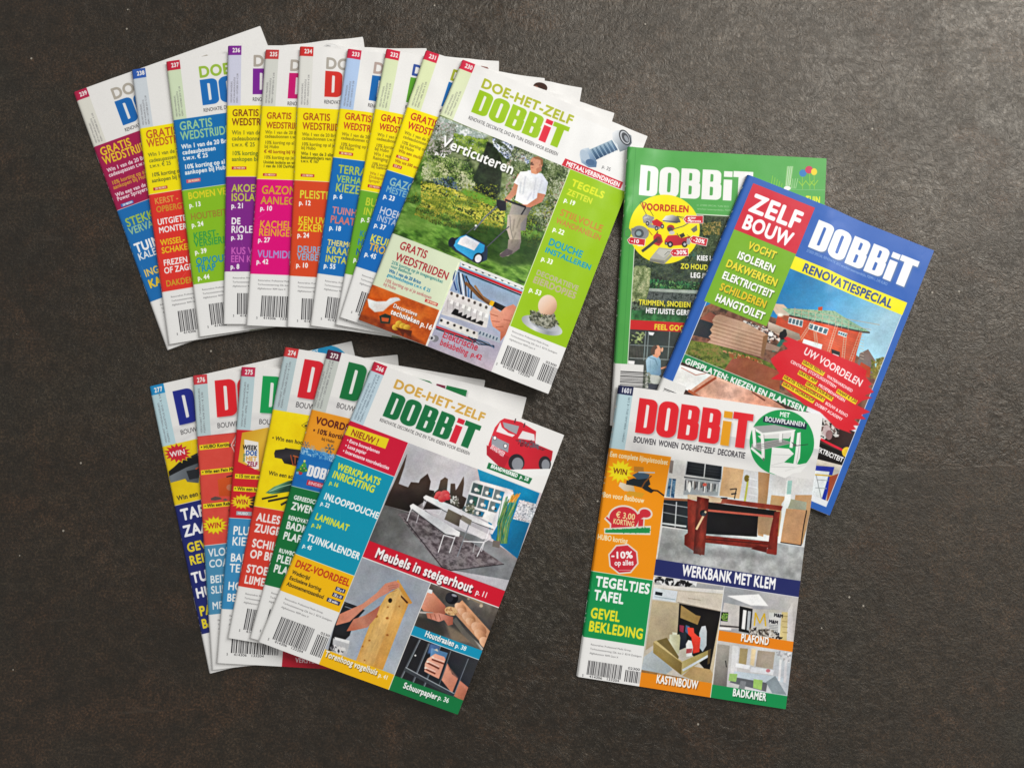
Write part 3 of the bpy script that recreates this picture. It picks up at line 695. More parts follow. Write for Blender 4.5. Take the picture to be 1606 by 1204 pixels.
def cover_277(s):
    s.z(*FG); vh = s.v(205, 975); vb = s.z(*FH).v(207, 575); ve = s.z(*FI).v(198, 772)
    head_new(s, '277', '1d8fcb', 'bcd9e2', vh, '1f2a8c', 'e8a020', [('VERSCHIJNT TWEEMAANDELIJKS', 42), ('P209911 AUGUSTUS 2015 • € 3,90', 52)], lx=35.5, w=3.4, h=39.5, ly=57.5, fr=FG, geo=(283,478,350,782))
    s.z(*FG); s.text('BOUWEN WONEN DOE-HET-ZELF DECORATIE', 362, 868, 42, '3e3c40', bold=0, cond=.78)
    s.z(*FJ); s.ell(445, 200, 172, 160, s.tex(300, 3, '1b8fc4', '2aa0d4'), n=60); s.text('MET', 315, 122, 30, 'e8f4fa', w=72, bold=2, rot=-.1); s.z(*FG)
    s.rect(0, vh, 96, vb, s.tex(90, 7, 'e8c60a', 'f2d41a')); s.rect(96, vh, 210, ve, s.tex(80, 8, '445c70', 'a4b4c0', 'dde2e4'))
    s.z(*FH)
    s.poly([(150, 250), (250, 150), (420, 60), (640, 20), (640, 120), (560, 190), (450, 200), (440, 350), (340, 340), (320, 300), (170, 350)], s.grad((200, 100), (400, 360), '17181c', '2c3036', '6a7078'))
    s.poly([(150, 240), (260, 150), (420, 85), (440, 150), (320, 200), (160, 290)], '15161a')
    s.poly([(150, 290), (320, 200), (430, 160), (440, 235), (430, 350), (330, 340), (310, 310), (170, 350)], s.grad((160, 260), (440, 330), '7c838b', '4c5258'))
    s.poly([(320, 235), (440, 210), (440, 300), (350, 320)], '24272c'); s.line([(410, 215), (450, 190), (520, 200)], 12, 'c8502c')
    burst(s, 236, 62, 130, 92, 'cc2236', 'WIN', 'f6eef0', 50, seed=3, edge='ecd820', tw=150)
    s.text('Win een decoupeerzaag', 236, 524, 46, '4c4426', cond=.84)
    s.rect(0, vb, 96, ve, '1e2872'); s.rect(0, vb-.5, 96, vb, 'f2ead0')
    T(s, [('TAFEL', 282, 715, 104, 'ffffff'), ('ZAAG', 305, 872, 100, 'ffffff'), ('GEVEL', 338, 1022, 82, 'f2dc30'), ('REINIGEN', 362, 1146, 82, 'f2dc30')], bold=2, cond=.8)
    s.z(*FI)
    T(s, [('TUIN', 128, 310, 88, 'ffffff'), ('HUIS', 165, 445, 84, 'ffffff'), ('PARKET', 196, 604, 80, 'f2dc30'), ('BANK', 216, 716, 76, 'f2dc30')], bold=2, cond=.8)
    s.rect(0, ve, 84, 300, WH); s.address(10, ve+6); s.barcode(14, 265, 20, 36)

def cover_276(s):
    s.z(*FG); vh = s.v(510, 885); ve = s.z(*FI).v(265, 595); vm = s.z(*FH).v(490, 962)
    head_new(s, '276', 'd23a44', 'bfd4d8', vh, 'e3232e', '24409c', [('VERSCHIJNT TWEEMAANDELIJKS', 46), ('P209911 JUNI 2015 • € 3,90', 42)], lx=34, w=3.35, h=38.5, ly=47.5, fr=FG, geo=(665,383,690,712))
    s.z(*FG); s.text('BOUWEN WONEN DOE-HET-ZELF DECORATIE', 692, 810, 46, '3e3c40', bold=0, cond=.78)
    s.rect(0, vh, 96, vm, s.tex(60, 3, 'dd4a3e', 'e25044')); s.rect(0, vh, 60, vh+.6, 'c02c38'); s.rect(96, vh, 210, ve, s.tex(80, 8, '445c70', 'a4b4c0', 'dde2e4'))
    s.line([(860, 880), (818, 960), (855, 1040), (900, 1060)], 9, 'f0c8c4'); s.line([(835, 965), (862, 955)], 12, 'f0c8c4')
    def bar(fr, p0, w, h, t, hh):
        s.z(*fr); a = s.q([p0])[0]; kk = s.ky/s.fr[2]
        s.rect(a[0], a[1], a[0]+w*kk, a[1]+h*kk, 'f6dc1e')
        s.text(t, a[0]+12*kk, a[1]+h*kk*.76, hh*kk, '3a321c', bold=1, cond=.9, mm=True)
    bar(FG, (530, 962), 268, 46, '• HUBO Korting', 29)
    bar(FH, (462, 230), 420, 46, '• Win een Fein Multimaster', 30)
    bar(FH, (484, 556), 400, 46, '• Win een Rebo', 30)
    s.z(*FH)
    s.poly([(625, 320), (790, 270), (860, 300), (860, 480), (640, 480)], s.grad((625, 300), (760, 480), 'dc5a24', 'c44a1c')); s.poly([(710, 288), (780, 272), (782, 284), (712, 300)], '1c1a1c')
    s.ell(745, 395, 34, 30, 'c87a5c'); s.poly([(560, 500), (600, 482), (650, 490), (670, 508), (600, 522), (560, 518)], '5c4a48'); s.poly([(670, 515), (700, 500), (730, 515), (700, 526)], '6c5450')
    s.poly([(730, 610), (800, 570), (840, 640), (740, 650)], '30262a')
    burst(s, 596, 762, 118, 86, 'f4e01a', 'WIN', 'c22c28', 52, seed=5, edge='d88a20', tw=136)
    s.rect(0, vm, 96, ve, '4a90b8'); s.rect(0, vm-.6, 96, vm, 'e8e4dc')
    T(s, [('VLOER', 538, 1066, 72, 'eef4f8'), ('COATING', 545, 1170, 70, 'eef4f8')], bold=1, cond=.8)
    s.z(*FI)
    T(s, [('BEITELS', 286, 310, 64, 'eef4f8'), ('SLIJPEN', 294, 404, 64, 'eef4f8'), ('METSELEN', 304, 545, 62, 'eef4f8')], bold=1, cond=.8)
    s.rect(0, ve, 84, 300, WH); s.address(9, ve+7); s.barcode(14, 265, 20, 36)

def cover_275(s):
    s.z(*FG); vh = s.v(865, 822); vm = s.z(*FH).v(742, 692); ve = s.z(*FI).v(378, 540)
    head_new(s, '275', 'c82a50', 'bcd4da', vh, '12a052', 'e3232e', [('VERSCHIJNT TWEEMAANDELIJKS', 46), ('P209911 APRIL 2015 • € 3,90', 44)], lx=32, w=3.35, h=38.5, ly=48, fr=FG, geo=(1097,340,1075,672))
    s.z(*FG); s.text('BOUWEN WONEN DOE-HET-ZELF DECORATIE', 1064, 772, 46, '3e3c40', bold=0, cond=.78)
    s.rect(0, vh, 96, vm, 'd4202c'); s.rect(96, vh, 210, ve, s.tex(80, 8, '6c5444', 'a8907c', 'dcd2c4'))
    s.poly([(915, 850), (1140, 805), (1300, 800), (1300, 1204), (1090, 1204), (880, 1110)], s.grad((900, 860), (1200, 1100), 'd8a024', 'e8bc3c', 'c88a1c'))
    s.poly([(935, 910), (1062, 935), (1066, 1175), (1030, 1180), (940, 1115)], 'f4f0ea')
    for t, y, c, x, w in (('WEEK', 1000, '1c1a20', 920, 132), ('DOE', 1050, '2458a4', 946, 106), ('HET', 1100, 'e0a83c', 948, 100), ('ZELF', 1150, '9c2454', 958, 96)): s.text(t, x, y, 40, c, w=w, bold=2)
    s.text('VAN DE', 940, 1112, 18, '4c8a6c', w=74, rot=-1.57)
    s.z(*FH)
    for y, t in ((262, '• 15 tot en met'), (384, '• Win een hogedruk')):
        a = s.q([(796 if y == 262 else 782, y)])[0]; kk = s.ky/s.fr[2]
        s.rect(a[0], a[1], a[0]+270*kk, a[1]+46*kk, 'f4e01e'); s.text(t, a[0]+10*kk, a[1]+36*kk, 32*kk, '5c3c1c', cond=.88, mm=True)
    s.poly([(930, 500), (1010, 470), (1010, 600), (930, 590)], '2c2426')
    burst(s, 862, 534, 104, 68, 'f4dc1a', 'WIN', 'b8302c', 46, seed=9, edge='e89a20', tw=120)
    a = s.q([(808, 624)])[0]; kk = s.ky/s.fr[2]; s.rect(a[0], a[1], a[0]+150*kk, a[1]+38*kk, 'a4aeb8'); s.text('HUBO', a[0]+14*kk, a[1]+30*kk, 22*kk, 'e8ecf0', w=100*kk, bold=2, mm=True)
    s.rect(0, vm, 96, ve, '3a8fc4'); s.rect(0, vm-.6, 96, vm, 'eae6e0')
    T(s, [('PLUGGEN', 772, 848, 78, 'ffffff'), ('KIEZEN', 762, 952, 78, 'ffffff'), ('BADKAMER', 748, 1108, 74, 'ffffff')], bold=1, cond=.8)
    s.z(*FI)
    T(s, [('TECHNIEK', 456, 208, 72, 'ffffff'), ('HOUT', 442, 368, 70, 'ffffff'), ('BEITEN', 432, 470, 66, 'ffffff')], bold=1, cond=.8)
    s.rect(0, ve, 88, 300, WH); s.address(9, ve+7); s.barcode(13.5, 262, 24, 48)
    s.rect(s.z(*FI).u(935, 980), 240, 210, 300, 'b81c30'); s.z(*FI); s.text('VERSTEK', 1050, 1018, 40, 'f0d8dc', bold=1)

def cover_274(s):
    s.z(*FJ); vh = s.v(45, 562); vm = s.z(*FH).v(975, 578); ve = s.z(*FI).v(540, 335)
    head_new(s, '274', 'cf3a3c', 'b9cdd2', vh, 'dc2230', '24409c', [('VERSCHIJNT TWEEMAANDELIJKS', 46), ('P209911 FEBRUARI 2015 • € 3,90', 48)], lx=31.5, w=3.35, h=38, ly=47, fr=FJ, geo=(288,165,232,465))
    s.z(*FJ); s.text('BOUWEN WONEN DOE-HET-ZELF DECORATIE', 216, 542, 44, '3e3c40', bold=0, cond=.78)
    s.rect(0, vh, 110, vm, s.tex(120, 7, 'f4d402', 'ffe60c')); s.rect(110, vh, 210, ve, s.tex(80, 8, '445c70', 'a4b4c0', 'dde2e4'))
    s.line([(265, 688), (320, 655), (420, 670), (330, 730), (268, 690)], 4, '6c5c20'); s.ell(300, 690, 12, 10, '5c5020')
    s.text('• Win een hoofdlampje', 32, 798, 32, '554a1c', cond=.86)
    s.poly([(50, 905), (60, 880), (130, 872), (140, 862), (165, 868), (420, 900), (420, 1000), (350, 1010), (200, 1000), (130, 985), (110, 950), (55, 940)], s.grad((100, 870), (120, 1000), '222024', '37343a', '141316'))
    s.line([(180, 920), (200, 1000), (250, 1005)], 9, 'a84c2c'); s.line([(200, 925), (290, 950)], 10, 'c8642c'); s.line([(215, 990), (215, 935)], 8, 'b8542c')
    s.text('Win een accuschroefmachine', 6, 1074, 32, '554a1c', cond=.86)
    s.z(*FL)
    s.poly([(110, 485), (200, 420), (350, 360), (560, 330), (560, 440), (380, 470), (180, 500)], s.grad((150, 400), (250, 500), '2c5c48', '6fae84', '1c4434'))
    s.line([(150, 470), (260, 425), (400, 390)], 7, 'b4d8bc'); s.line([(140, 485), (330, 440)], 6, '123024')
    s.line([(75, 548), (235, 515)], 20, '23211c'); s.line([(140, 572), (400, 520)], 22, '1c1a18'); s.line([(275, 610), (330, 580), (420, 560)], 24, '2c2a24')
    s.rect(0, vm, 110, ve, 'da3b2b'); s.rect(0, vm-.5, 110, vm, 'e8d0a0')
    s.z(*FH)
    T(s, [('ALLES', 1000, 714, 74, 'fbf0ee'), ('ZUIGER', 980, 820, 74, 'fbf0ee'), ('SCHILDER', 955, 966, 74, 'fbf0ee'), ('OP BEHANG', 934, 1070, 74, 'fbf0ee')], bold=2, cond=.76)
    s.z(*FI)
    T(s, [('STOEL', 608, 208, 68, 'fbf0ee'), ('LIJMEN', 588, 306, 68, 'fbf0ee')], bold=2, cond=.76)
    s.rect(0, ve, 110, 300, WH); s.z(*FI); s.address(9, ve+7); s.barcode(14, 265, 21, 40)

def snow(s, x, y, r, c):
    for k in range(6):
        a = k*math.pi/3+.2; s.line([(x, y), (x+r*math.cos(a), y+r*math.sin(a))], r*.14, c)
        for m in (-.5, .5): s.line([(x+r*.55*math.cos(a), y+r*.55*math.sin(a)), (x+r*.85*math.cos(a+m*.6), y+r*.85*math.sin(a+m*.6))], r*.1, c)

def cover_273(s):
    s.z(*FJ); vh = s.v(348, 562); v1 = s.v(255, 855); v2 = s.v(185, 1162); ve = s.z(*FI).v(765, 320)
    head_new(s, '273', '5a1f38', 'c8cec8', vh, '14743c', '7a1f3c', [('VERSCHIJNT MAANDELIJKS,', 38), ('NIET IN JANUARI, JULI EN AUGUSTUS', 50), ('P209911 • DECEMBER 2014 • € 3,90', 50)], lx=30.5, w=3.27, h=38, ly=47, fr=FJ, geo=(630,185,560,470))
    s.rect(160, 19, 178, 40, '2c2a6c')
    s.z(*FJ); s.text('BOUWEN WONEN DOE-HET-ZELF DECORATIE', 534, 545, 42, '3e3c40', bold=0, cond=.78)
    s.rect(110, vh, 210, ve, s.tex(80, 8, '445c70', 'a4b4c0', 'dde2e4'))
    s.rect(0, vh, 110, v1, s.tex(120, 6, 'ee9a1c', 'f2a028'))
    s.text('VOORDEEL', 372, 670, 54, '5c1c1c', bold=2, cond=.8); s.text('• 10% korting', 350, 740, 38, '5c2c1c', bold=2, cond=.85); s.text('bij Hubo', 420, 800, 22, '6c4420', cond=.9)
    s.rect(0, v1, 110, v2, s.tex(200, 4, '0c58a8', '1266b6', '1a74c0')); s.z(*FJ)
    s.clip = (0, v1-2, 110, v2)
    s.leaves([(250, 845), (560, 925), (550, 985), (240, 900)], 260, 9, ('3c8ac8', '78b4dc', 'b4d8ee'), 6); s.clip = None
    for x, y, r, c in ((300, 840, 30, '54708c'), (350, 862, 22, '8ab0c8'), (485, 868, 40, '3c5c74'), (430, 880, 20, '7ca8c4')): snow(s, x, y, r, c)
    s.poly([(288, 968), (305, 1000), (298, 1004), (318, 1046), (222, 1062), (252, 1018), (244, 1016)], '46a048'); s.poly([(222, 1030), (300, 1010), (316, 1048), (224, 1064)], '2c8038')
    for x, y, c in ((272, 1000, 'f0e040'), (285, 1022, 'f4a0a0'), (258, 1028, 'f0e040'), (300, 1040, 'f0e040'), (245, 1048, 'e04030')): s.ell(x, y, 5, 5, c)
    s.ell(288, 966, 9, 9, 'f4ec80'); s.ell(256, 1062, 16, 12, 'c0303c'); s.ell(232, 1058, 11, 10, '7cb0dc')
    s.bg = '1266b6'; s.logo(302, 1080, 88, 'f6f4f4', 'f6f4f4', w=3.2); s.bg = 'f1f0ee'
    a = s.q([(312, 1112)])[0]; kk = s.ky/s.fr[2]; s.rect(a[0], a[1], a[0]+300*kk, a[1]+42*kk, 'c8283c'); s.text('EINDEJAARSTIPS', a[0]+14*kk, a[1]+32*kk, 22*kk, 'f2c4cc', w=240*kk, bold=2, mm=True)
    s.rect(0, v2, 110, ve, '0f7238'); s.rect(0, v2-.5, 110, v2, 'd8e4dc')
    s.z(*FL)
    T(s, [('GEREEDSCHAP', 402, 548, 42, 'f4f6f4'), ('ZWENKBAAR', 374, 652, 74, 'f4f6f4'), ('RENOVATIE', 342, 760, 42, 'f4f6f4'), ('BADKAMER', 318, 855, 74, 'f4f6f4'), ('PLAFOND', 288, 965, 76, 'f4f6f4'), ('RUWBOUW', 246, 1106, 42, 'f4f6f4'), ('PLEISTER', 220, 1202, 74, 'f4f6f4')], bold=2, cond=.74)
    s.z(*FI)
    T(s, [('PLATEN', 850, 205, 66, 'f4f6f4')], bold=2, cond=.74)
    s.rect(0, ve, 110, 300, WH); s.address(9, ve+7); s.barcode(12, 265, 21, 40)

def cover_266(s):
    s.z(*FJ); vh = s.v(648, 645); v1 = s.v(545, 915)
    s.z(*FL); v2 = s.v(415, 1115); s.z(*FI); v3 = s.v(912, 370)
    s.z(*FK); uc = s.u(385, 640); s.z(*FM); uc2 = s.u(345, 265)
    s.rect(0, 0, 14.6, vh, 'c2d8e4'); s.rect(0, 0, 14.6, 9.6, 'c9203f')
    s.text('266', 4.6, 7, 4.3, 'f6f2f0', bold=2, w=8.2, mm=True)
    for k, (t, L) in enumerate((('VERSCHIJNT MAANDELIJKS,', 40), ('NIET IN JANUARI, JULI EN AUGUSTUS', 50), ('P209911 • FEBRUARI 2014 • € 4,50', 50))): s.text(t, 5.2+k*3.1, vh-2.5, 1.8, '5c6c7c', w=L, bold=0, rot=-math.pi/2, mm=True)
    s.z(*FK)
    s.text('DOE-HET-ZELF', 266, 222, 66, 'd8aa4c', w=728, bold=2)
    s.logo(190, 432, 196, '12713f', 'd81f36', w=3.75)
    s.text('RENOVATIE, DECORATIE, DHZ EN TUIN: IDEEEN VOOR IEDEREEN', 166, 470, 25, '3a383a', w=720, bold=0)
    # toy fire engine
    s.poly([(1090, 452), (1215, 480), (1326, 548), (1318, 640), (1450, 695), (1440, 760), (1410, 828), (1230, 832), (1080, 836), (960, 720), (975, 640), (1020, 520), (1060, 470)], s.grad((1000, 600), (1400, 800), 'dc2c3c', 'd42436', 'c01c2c'))
    s.poly([(960, 650), (1130, 740), (1080, 836), (960, 722)], 'b81e30'); s.poly([(1060, 480), (1072, 520), (1120, 560), (1170, 575), (1150, 590), (1030, 550)], 'f4eef0')
    s.poly([(1078, 480), (1200, 510), (1180, 570), (1130, 545), (1090, 520)], 'a4a8b0'); s.poly([(1225, 545), (1312, 570), (1316, 620), (1190, 600)], 'ece8ea'); s.poly([(1000, 580), (1125, 640), (1118, 705), (995, 650)], '9aa0aa')
    s.leaves([(1180, 612), (1300, 625), (1400, 690), (1200, 650)], 120, 12, ('3c1c20', '8c2c38', '5c6470'), 5)
    for x, y in ((1020, 598), (1098, 656)): s.ell(x, y, 15, 17, '3c3038'); s.ell(x, y, 11, 13, 'ffffff')
    s.text('BRANDWEER', 985, 672, 34, 'f2d4d8', w=118, bold=2, rot=.22); s.ell(1180, 780, 60, 64, '26242a', 0); s.ell(1188, 790, 42, 48, '8c9098'); s.ell(1390, 790, 46, 58, '26242a'); s.ell(1396, 798, 30, 42, '8c9098')
    s.poly([(1100, 832), (1440, 826), (1440, 880), (1090, 880)], WH)
    for x, y in ((1174, 455), (1242, 488)): s.line([(x, y), (x-8, y+30)], 9, '4c2c34')
    s.poly([(975, 778), (1298, 898), (1275, 940), (960, 822)], '14713f'); s.text('BRANDWEERBED', 988, 816, 27, 'ffffff', w=215, bold=2); s.text('p. 28', 1202, 894, 27, 'ffffff', w=70, bold=1)
    # red box
    s.rect(0, vh, uc2-.4, v1, 'd4163a'); s.z(*FJ)
    s.poly([(638, 682), (958, 790), (928, 868), (604, 754)], 'f2dc1e'); s.text('NIEUW !', 650, 756, 50, 'a03820', w=232, bold=1)
    T(s, [('• Extra bouwplannen', 620, 808, 27, 'fbe8ec'), ('• Luxe papier', 606, 850, 27, 'fbe8ec'), ('• Interessante voordeelacties', 588, 892, 27, 'fbe8ec')], bold=2, cond=.78)
    # turquoise column
    s.rect(0, v1, uc2-.4, v2, '0598b8'); s.rect(0, v1-.4, uc2, v1+.2, 'eef0f0')
    s.z(*FL)
    T(s, [('WERKPLAATS', 856, 228, 68, 'e4ea38'), ('INRICHTING', 806, 312, 72, 'e4ea38'), ('p. 16', 778, 386, 42, 'e4ea38'), ('p. 22', 686, 602, 42, 'ffffff'),
          ('LAMINAAT', 626, 750, 66, 'e4ea38'), ('p. 24', 594, 826, 42, 'e4ea38'), ('TUINKALENDER', 538, 974, 70, 'ffffff'), ('p. 45', 498, 1046, 42, 'ffffff')], bold=2, cond=.745)
    s.text('INLOOPDOUCHE', 720, 538, 66, 'ffffff', w=606, bold=2)
    s.z(*FI); s.rect(0, v2, uc2-.4, v3, 'fcc20a'); s.rect(0, v2-.3, uc2, v2+.2, 'eef0e0')
    T(s, [('DHZ-VOORDEEL', 1045, 152, 60, 'c8401c')], bold=2, cond=.74)
    T(s, [('Wedstrijd', 1018, 218, 34, '4c3c1c'), ('Exclusieve korting', 994, 270, 34, '4c3c1c'), ('Abonnementsaanbod', 970, 324, 34, '4c3c1c')], cond=.8)
    for x, y, w, t in ((1426, 334, 90, 'ZIE p. 8'), (1398, 386, 100, 'ZIE p. 20'), (1348, 432, 122, 'ZIE midden')): badge(s, x, y, w, 36, t, '22285c', 'f0f0f4')
    s.rect(0, v3, uc2-.4, 300, WH); s.address(8, v3+6.6); s.barcode(12, v3+23, 23, 36)
    # living room picture
    s.z(*FM)
    vr0 = s.v(125, 845); vr1 = s.v(60, 990); s.clip = (uc2, vh, 210, vr0)
    s.rect(0, 0, 210, 200, s.grad((460, 60), (1060, 260), 'b8b8be', 'd0ccd0', 'c0bec4'))
    s.poly([(250, 520), (480, 590), (1240, 860), (1440, 1000), (1400, 1204), (60, 960)], s.tex(120, 3, gr=s.grad((200, 600), (1200, 1100), '5c5c5c', '86888a', '7a7c80'), amt=.25))
    s.poly([(455, 60), (430, 180), (380, 330), (465, 362), (490, 315), (560, 322), (575, 290), (640, 240), (668, 310), (655, 385), (700, 395), (690, 440), (470, 580), (250, 520)], s.grad((380, 200), (480, 560), '5c4c44', '4a3b34', '241c1a'))
    s.poly([(735, 380), (755, 300), (795, 272), (822, 290), (812, 390), (840, 420), (845, 330), (885, 330), (890, 390), (905, 370), (962, 265), (965, 330), (950, 440), (1000, 470), (960, 560), (600, 560), (650, 450)], s.grad((800, 300), (800, 540), '66554a', '4a3c36', '38302c'))
    s.poly([(270, 400), (500, 380), (620, 540), (480, 590), (280, 540)], '1e1614', al=.6, soft=14)
    s.poly([(1085, 200), (1640, 420), (1440, 1005), (1210, 820)], s.grad((1100, 250), (1450, 900), '1a96c0', '0f88b4', '0c6a94'))
    # rug
    s.poly([(370, 600), (620, 570), (1320, 1055), (850, 1108), (760, 1080)], s.tex(36, 8, '4c4448', '686064', '8c8488', '565054', ax=1.6)); s.line([(430, 640), (770, 1080), (850, 1108), (1320, 1055)], 6, '2c282c')
    # shelf
    s.poly([(1040, 310), (1075, 298), (1400, 390), (1408, 420), (1225, 700), (960, 550)], s.grad((1000, 400), (1400, 500), 'd4d8da', 'f0f2f2', 'b4b8bc'))
    for r in range(3):
        for c in range(3):
            x = 1052+c*98-r*42; y = 325+c*30+r*105
            if r == 2 and c == 2: continue
            hgt = 80 if r < 2 else 40
            s.poly([(x-4, y-4), (x+84, y+22), (x+62, y+30+hgt), (x-28, y+6+hgt)], '5c6c70' if c == 0 else '748488')
            s.poly([(x+42, y+15), (x+78, y+26), (x+62, y+18+hgt), (x+26, y+8+hgt)], '1787ac' if c else '3c6c64')
            s.ell(x+20, y+hgt*.75, 17, 17, 'e4e4e0'); s.ell(x+40, y+hgt*.85, 10, 13, '4c5450' if (r+c) % 2 else 'c4ccc8')
    s.poly([(1340, 370), (1408, 415), (1310, 620), (1215, 790), (1190, 770), (1230, 640), (1290, 520)], s.grad((1230, 600), (1330, 640), 'c8ccd0', 'eceef0'))
    # reeds, woven panel
    rg = np.random.default_rng(3)
    for k in range(46):
        x = 1250+rg.random()*90; dx = rg.random()*110-10; top = 420+rg.random()*160
        s.line([(x-8+rg.random()*20, 870), (x+dx*.45, 690), (x+40+dx, top)], 5, ('4a7c4c', '6c9c5c', '2c5c44', 'a4a860', '3a8468')[k % 5])
    for k in range(12): s.line([(1360+rg.random()*60, 500), (1380+rg.random()*90, 420+rg.random()*20)], 8, ('d8a040', 'e8b860', 'c8883c')[k % 3])
    s.poly([(1225, 840), (1290, 850), (1280, 910), (1215, 895)], '6c6a66')
    s.poly([(1458, 478), (1620, 520), (1560, 690), (1400, 650)], 'c8ced4'); s.leaves([(1458, 478), (1620, 520), (1560, 690), (1400, 650)], 260, 9, ('5c646c', 'e8ecf0', '88929a', 'f4f4f4'), 4)
    # tables and chairs
    s.poly([(480, 525), (510, 508), (930, 765), (922, 805), (880, 800), (800, 785), (490, 560)], s.grad((500, 520), (900, 780), 'e8e8ea', 'c8cace', 'f0f0f2')); s.line([(500, 560), (800, 785), (885, 800)], 8, '4c4c50')
    s.line([(490, 560), (455, 665)], 7, 'e0e0e4'); s.line([(560, 605), (540, 680)], 7, 'c8c8cc'); s.line([(785, 790), (735, 945)], 8, 'e8e8ec'); s.line([(885, 805), (835, 950)], 8, 'e0e0e4'); s.line([(785, 790), (885, 820)], 8, 'e8e8ec')
    s.poly([(600, 450), (625, 432), (850, 520), (1230, 715), (1225, 735), (1060, 690), (820, 585), (610, 470)], s.grad((620, 440), (1200, 720), 'f0eef0', 'd4d4d8', 'f2f2f4')); s.line([(610, 480), (600, 530)], 7, 'd8d8dc'); s.line([(620, 485), (820, 590), (1225, 745)], 6, '5c5c60')
    s.line([(765, 560), (745, 605), (690, 590)], 6, 'dcdce0')
    s.poly([(825, 556), (950, 620), (920, 715), (790, 650)], s.grad((830, 560), (900, 700), '7c7468', '5c544c')); s.poly([(950, 610), (1035, 660), (1020, 710), (930, 670)], '8c867c')
    s.poly([(930, 650), (1010, 700), (1190, 790), (1205, 820), (1130, 830), (920, 720)], 'dcdade')
    s.line([(1010, 695), (905, 985)], 9, '8c9098'); s.line([(960, 845), (1140, 858), (1200, 820)], 8, 'e4e4e8'); s.line([(1140, 860), (1080, 985)], 8, 'd0d0d4'); s.line([(1165, 800), (1120, 940)], 7, 'c8c8cc')
    s.line([(1190, 745), (1160, 830)], 8, 'ececf0'); s.line([(1060, 870), (1045, 950)], 6, 'b0b0b4')
    for x, y, r in ((745, 430, 38), (795, 425, 42), (720, 450, 24), (815, 450, 34), (770, 465, 38)): s.ell(x, y, r, r*.85, s.grad((x-r, y-r), (x+r, y+r), 'e87c78', 'd04c50', 'a02c3c'))
    s.leaves([(840, 440), (910, 450), (920, 540), (850, 510)], 90, 12, ('8c8c88', 'e0dcd8', '5c5c50'), 9); s.leaves([(980, 510), (1060, 520), (1050, 600), (990, 590)], 110, 11, ('6c7464', '8c8c78', '4c5448'), 10)
    s.endphoto()
    # red caption
    s.rect(uc2, vr0, 210, vr1, 'd4122e'); s.rect(uc2, vr0-.3, 210, vr0, '8c2030'); s.rect(uc2, vr1-.4, 210, vr1+.5, 'ecebe8')
    s.text('Meubels in steigerhout', 162, 985, 86, 'ffffff', w=925, bold=2, shadow='3a0610'); s.z(*FN); s.text('p. 11', 1282, 252, 42, 'ffffff', w=96, bold=1)
    # birdhouse
    um = s.u(778, 570); vy = s.v(110, 690); vb1 = s.v(85, 795)
    s.clip = (uc2, vr1+.5, um-.6, 300); s.rect(0, vr1, 210, 300, s.grad((400, 100), (600, 800), '9aa0aa', 'a8aeb8', 'b4bcc4'))
    s.poly([(255, 325), (420, 380), (330, 480), (300, 580), (170, 700), (130, 700), (180, 500)], '2a2a2e'); s.line([(258, 318), (370, 358)], 10, '1c1a1e'); s.line([(262, 350), (380, 390)], 6, '8c8c90')
    s.poly([(170, 600), (300, 640), (280, 720), (230, 820), (150, 800)], 'c0c2c6'); s.poly([(180, 590), (300, 620), (296, 645), (185, 612)], 'e0e2e4'); s.leaves([(160, 660), (270, 680), (240, 730), (150, 700)], 60, 16, ('8c8c90', 'e8e8e8', '4c4c50'), 3)
    wood = s.tex(60, 7, gr=s.grad((500, 300), (720, 400), 'd8a458', 'e8bc74', 'deac60'), amt=.1, ax=.2)
    s.poly([(590, 260), (680, 200), (765, 320), (705, 460), (560, 850), (345, 790), (470, 460)], wood); s.poly([(680, 260), (765, 325), (640, 640), (560, 850), (480, 830), (640, 400)], s.grad((600, 500), (740, 520), 'd49a4c', 'e4b468', 'c88c3c'), al=.5)
    s.poly([(662, 160), (680, 138), (792, 322), (770, 332), (720, 262)], 'd8a050'); s.poly([(705, 262), (760, 318), (750, 328), (702, 276)], '5c3418')
    s.ell(618, 303, 15, 19, '2c1410', 10)
    for x, y, r in ((600, 355, 7), (508, 428, 14), (595, 442, 12), (596, 575, 10), (455, 618, 8), (402, 665, 7), (690, 350, 7), (418, 775, 7)): s.ell(x, y, r, r*.8, 'a8682c', soft=1)
    arm = s.grad((250, 400), (600, 200), 'c88068', 'dc9c84', 'd49078')
    s.poly([(220, 410), (400, 330), (510, 245), (580, 170), (660, 148), (695, 170), (690, 200), (640, 215), (600, 245), (540, 275), (420, 360), (300, 470), (190, 500)], arm)
    s.poly([(275, 545), (330, 450), (420, 420), (500, 370), (540, 340), (510, 430), (440, 515), (330, 540)], s.grad((300, 520), (500, 400), 'b86c54', 'd08c74', 'b87058'))
    for k in range(4): s.line([(600+k*6, 190+k*16), (680-k*3, 178+k*15)], 3, 'a86450')
    s.endphoto()
    s.rect(uc2, vy, um-.3, 300, 'fcc20a'); s.text('Torenhoog vogelhuis', 100, 742, 44, 'fdf8ec', w=430, bold=2, shadow='4a3408'); s.text('p. 41', 522, 903, 32, 'fdf8ec', w=78, bold=1)
    # lathe
    vt0 = s.v(800, 498); vt1 = s.v(776, 572); s.clip = (um+.2, vr1+.5, 210, vt0)
    s.rect(0, 0, 210, 300, s.tex(140, 9, '4c4440', '5c544e', '746c64'))
    s.poly([(820, 420), (1000, 460), (1050, 560), (1000, 620), (800, 520)], '3c3632', soft=6); s.poly([(1050, 480), (1300, 640), (1100, 620)], '7c6c5c', soft=4)
    s.ell(1100, 285, 50, 46, '16141a'); s.ell(1082, 278, 30, 38, '2c2a30'); s.ell(1120, 262, 22, 10, '8c8c94', 20); s.line([(1130, 225), (1340, 330)], 20, '8c7c68'); s.ell(1328, 345, 14, 13, 'b8a890'); s.ell(1230, 290, 10, 9, '9c8c78')
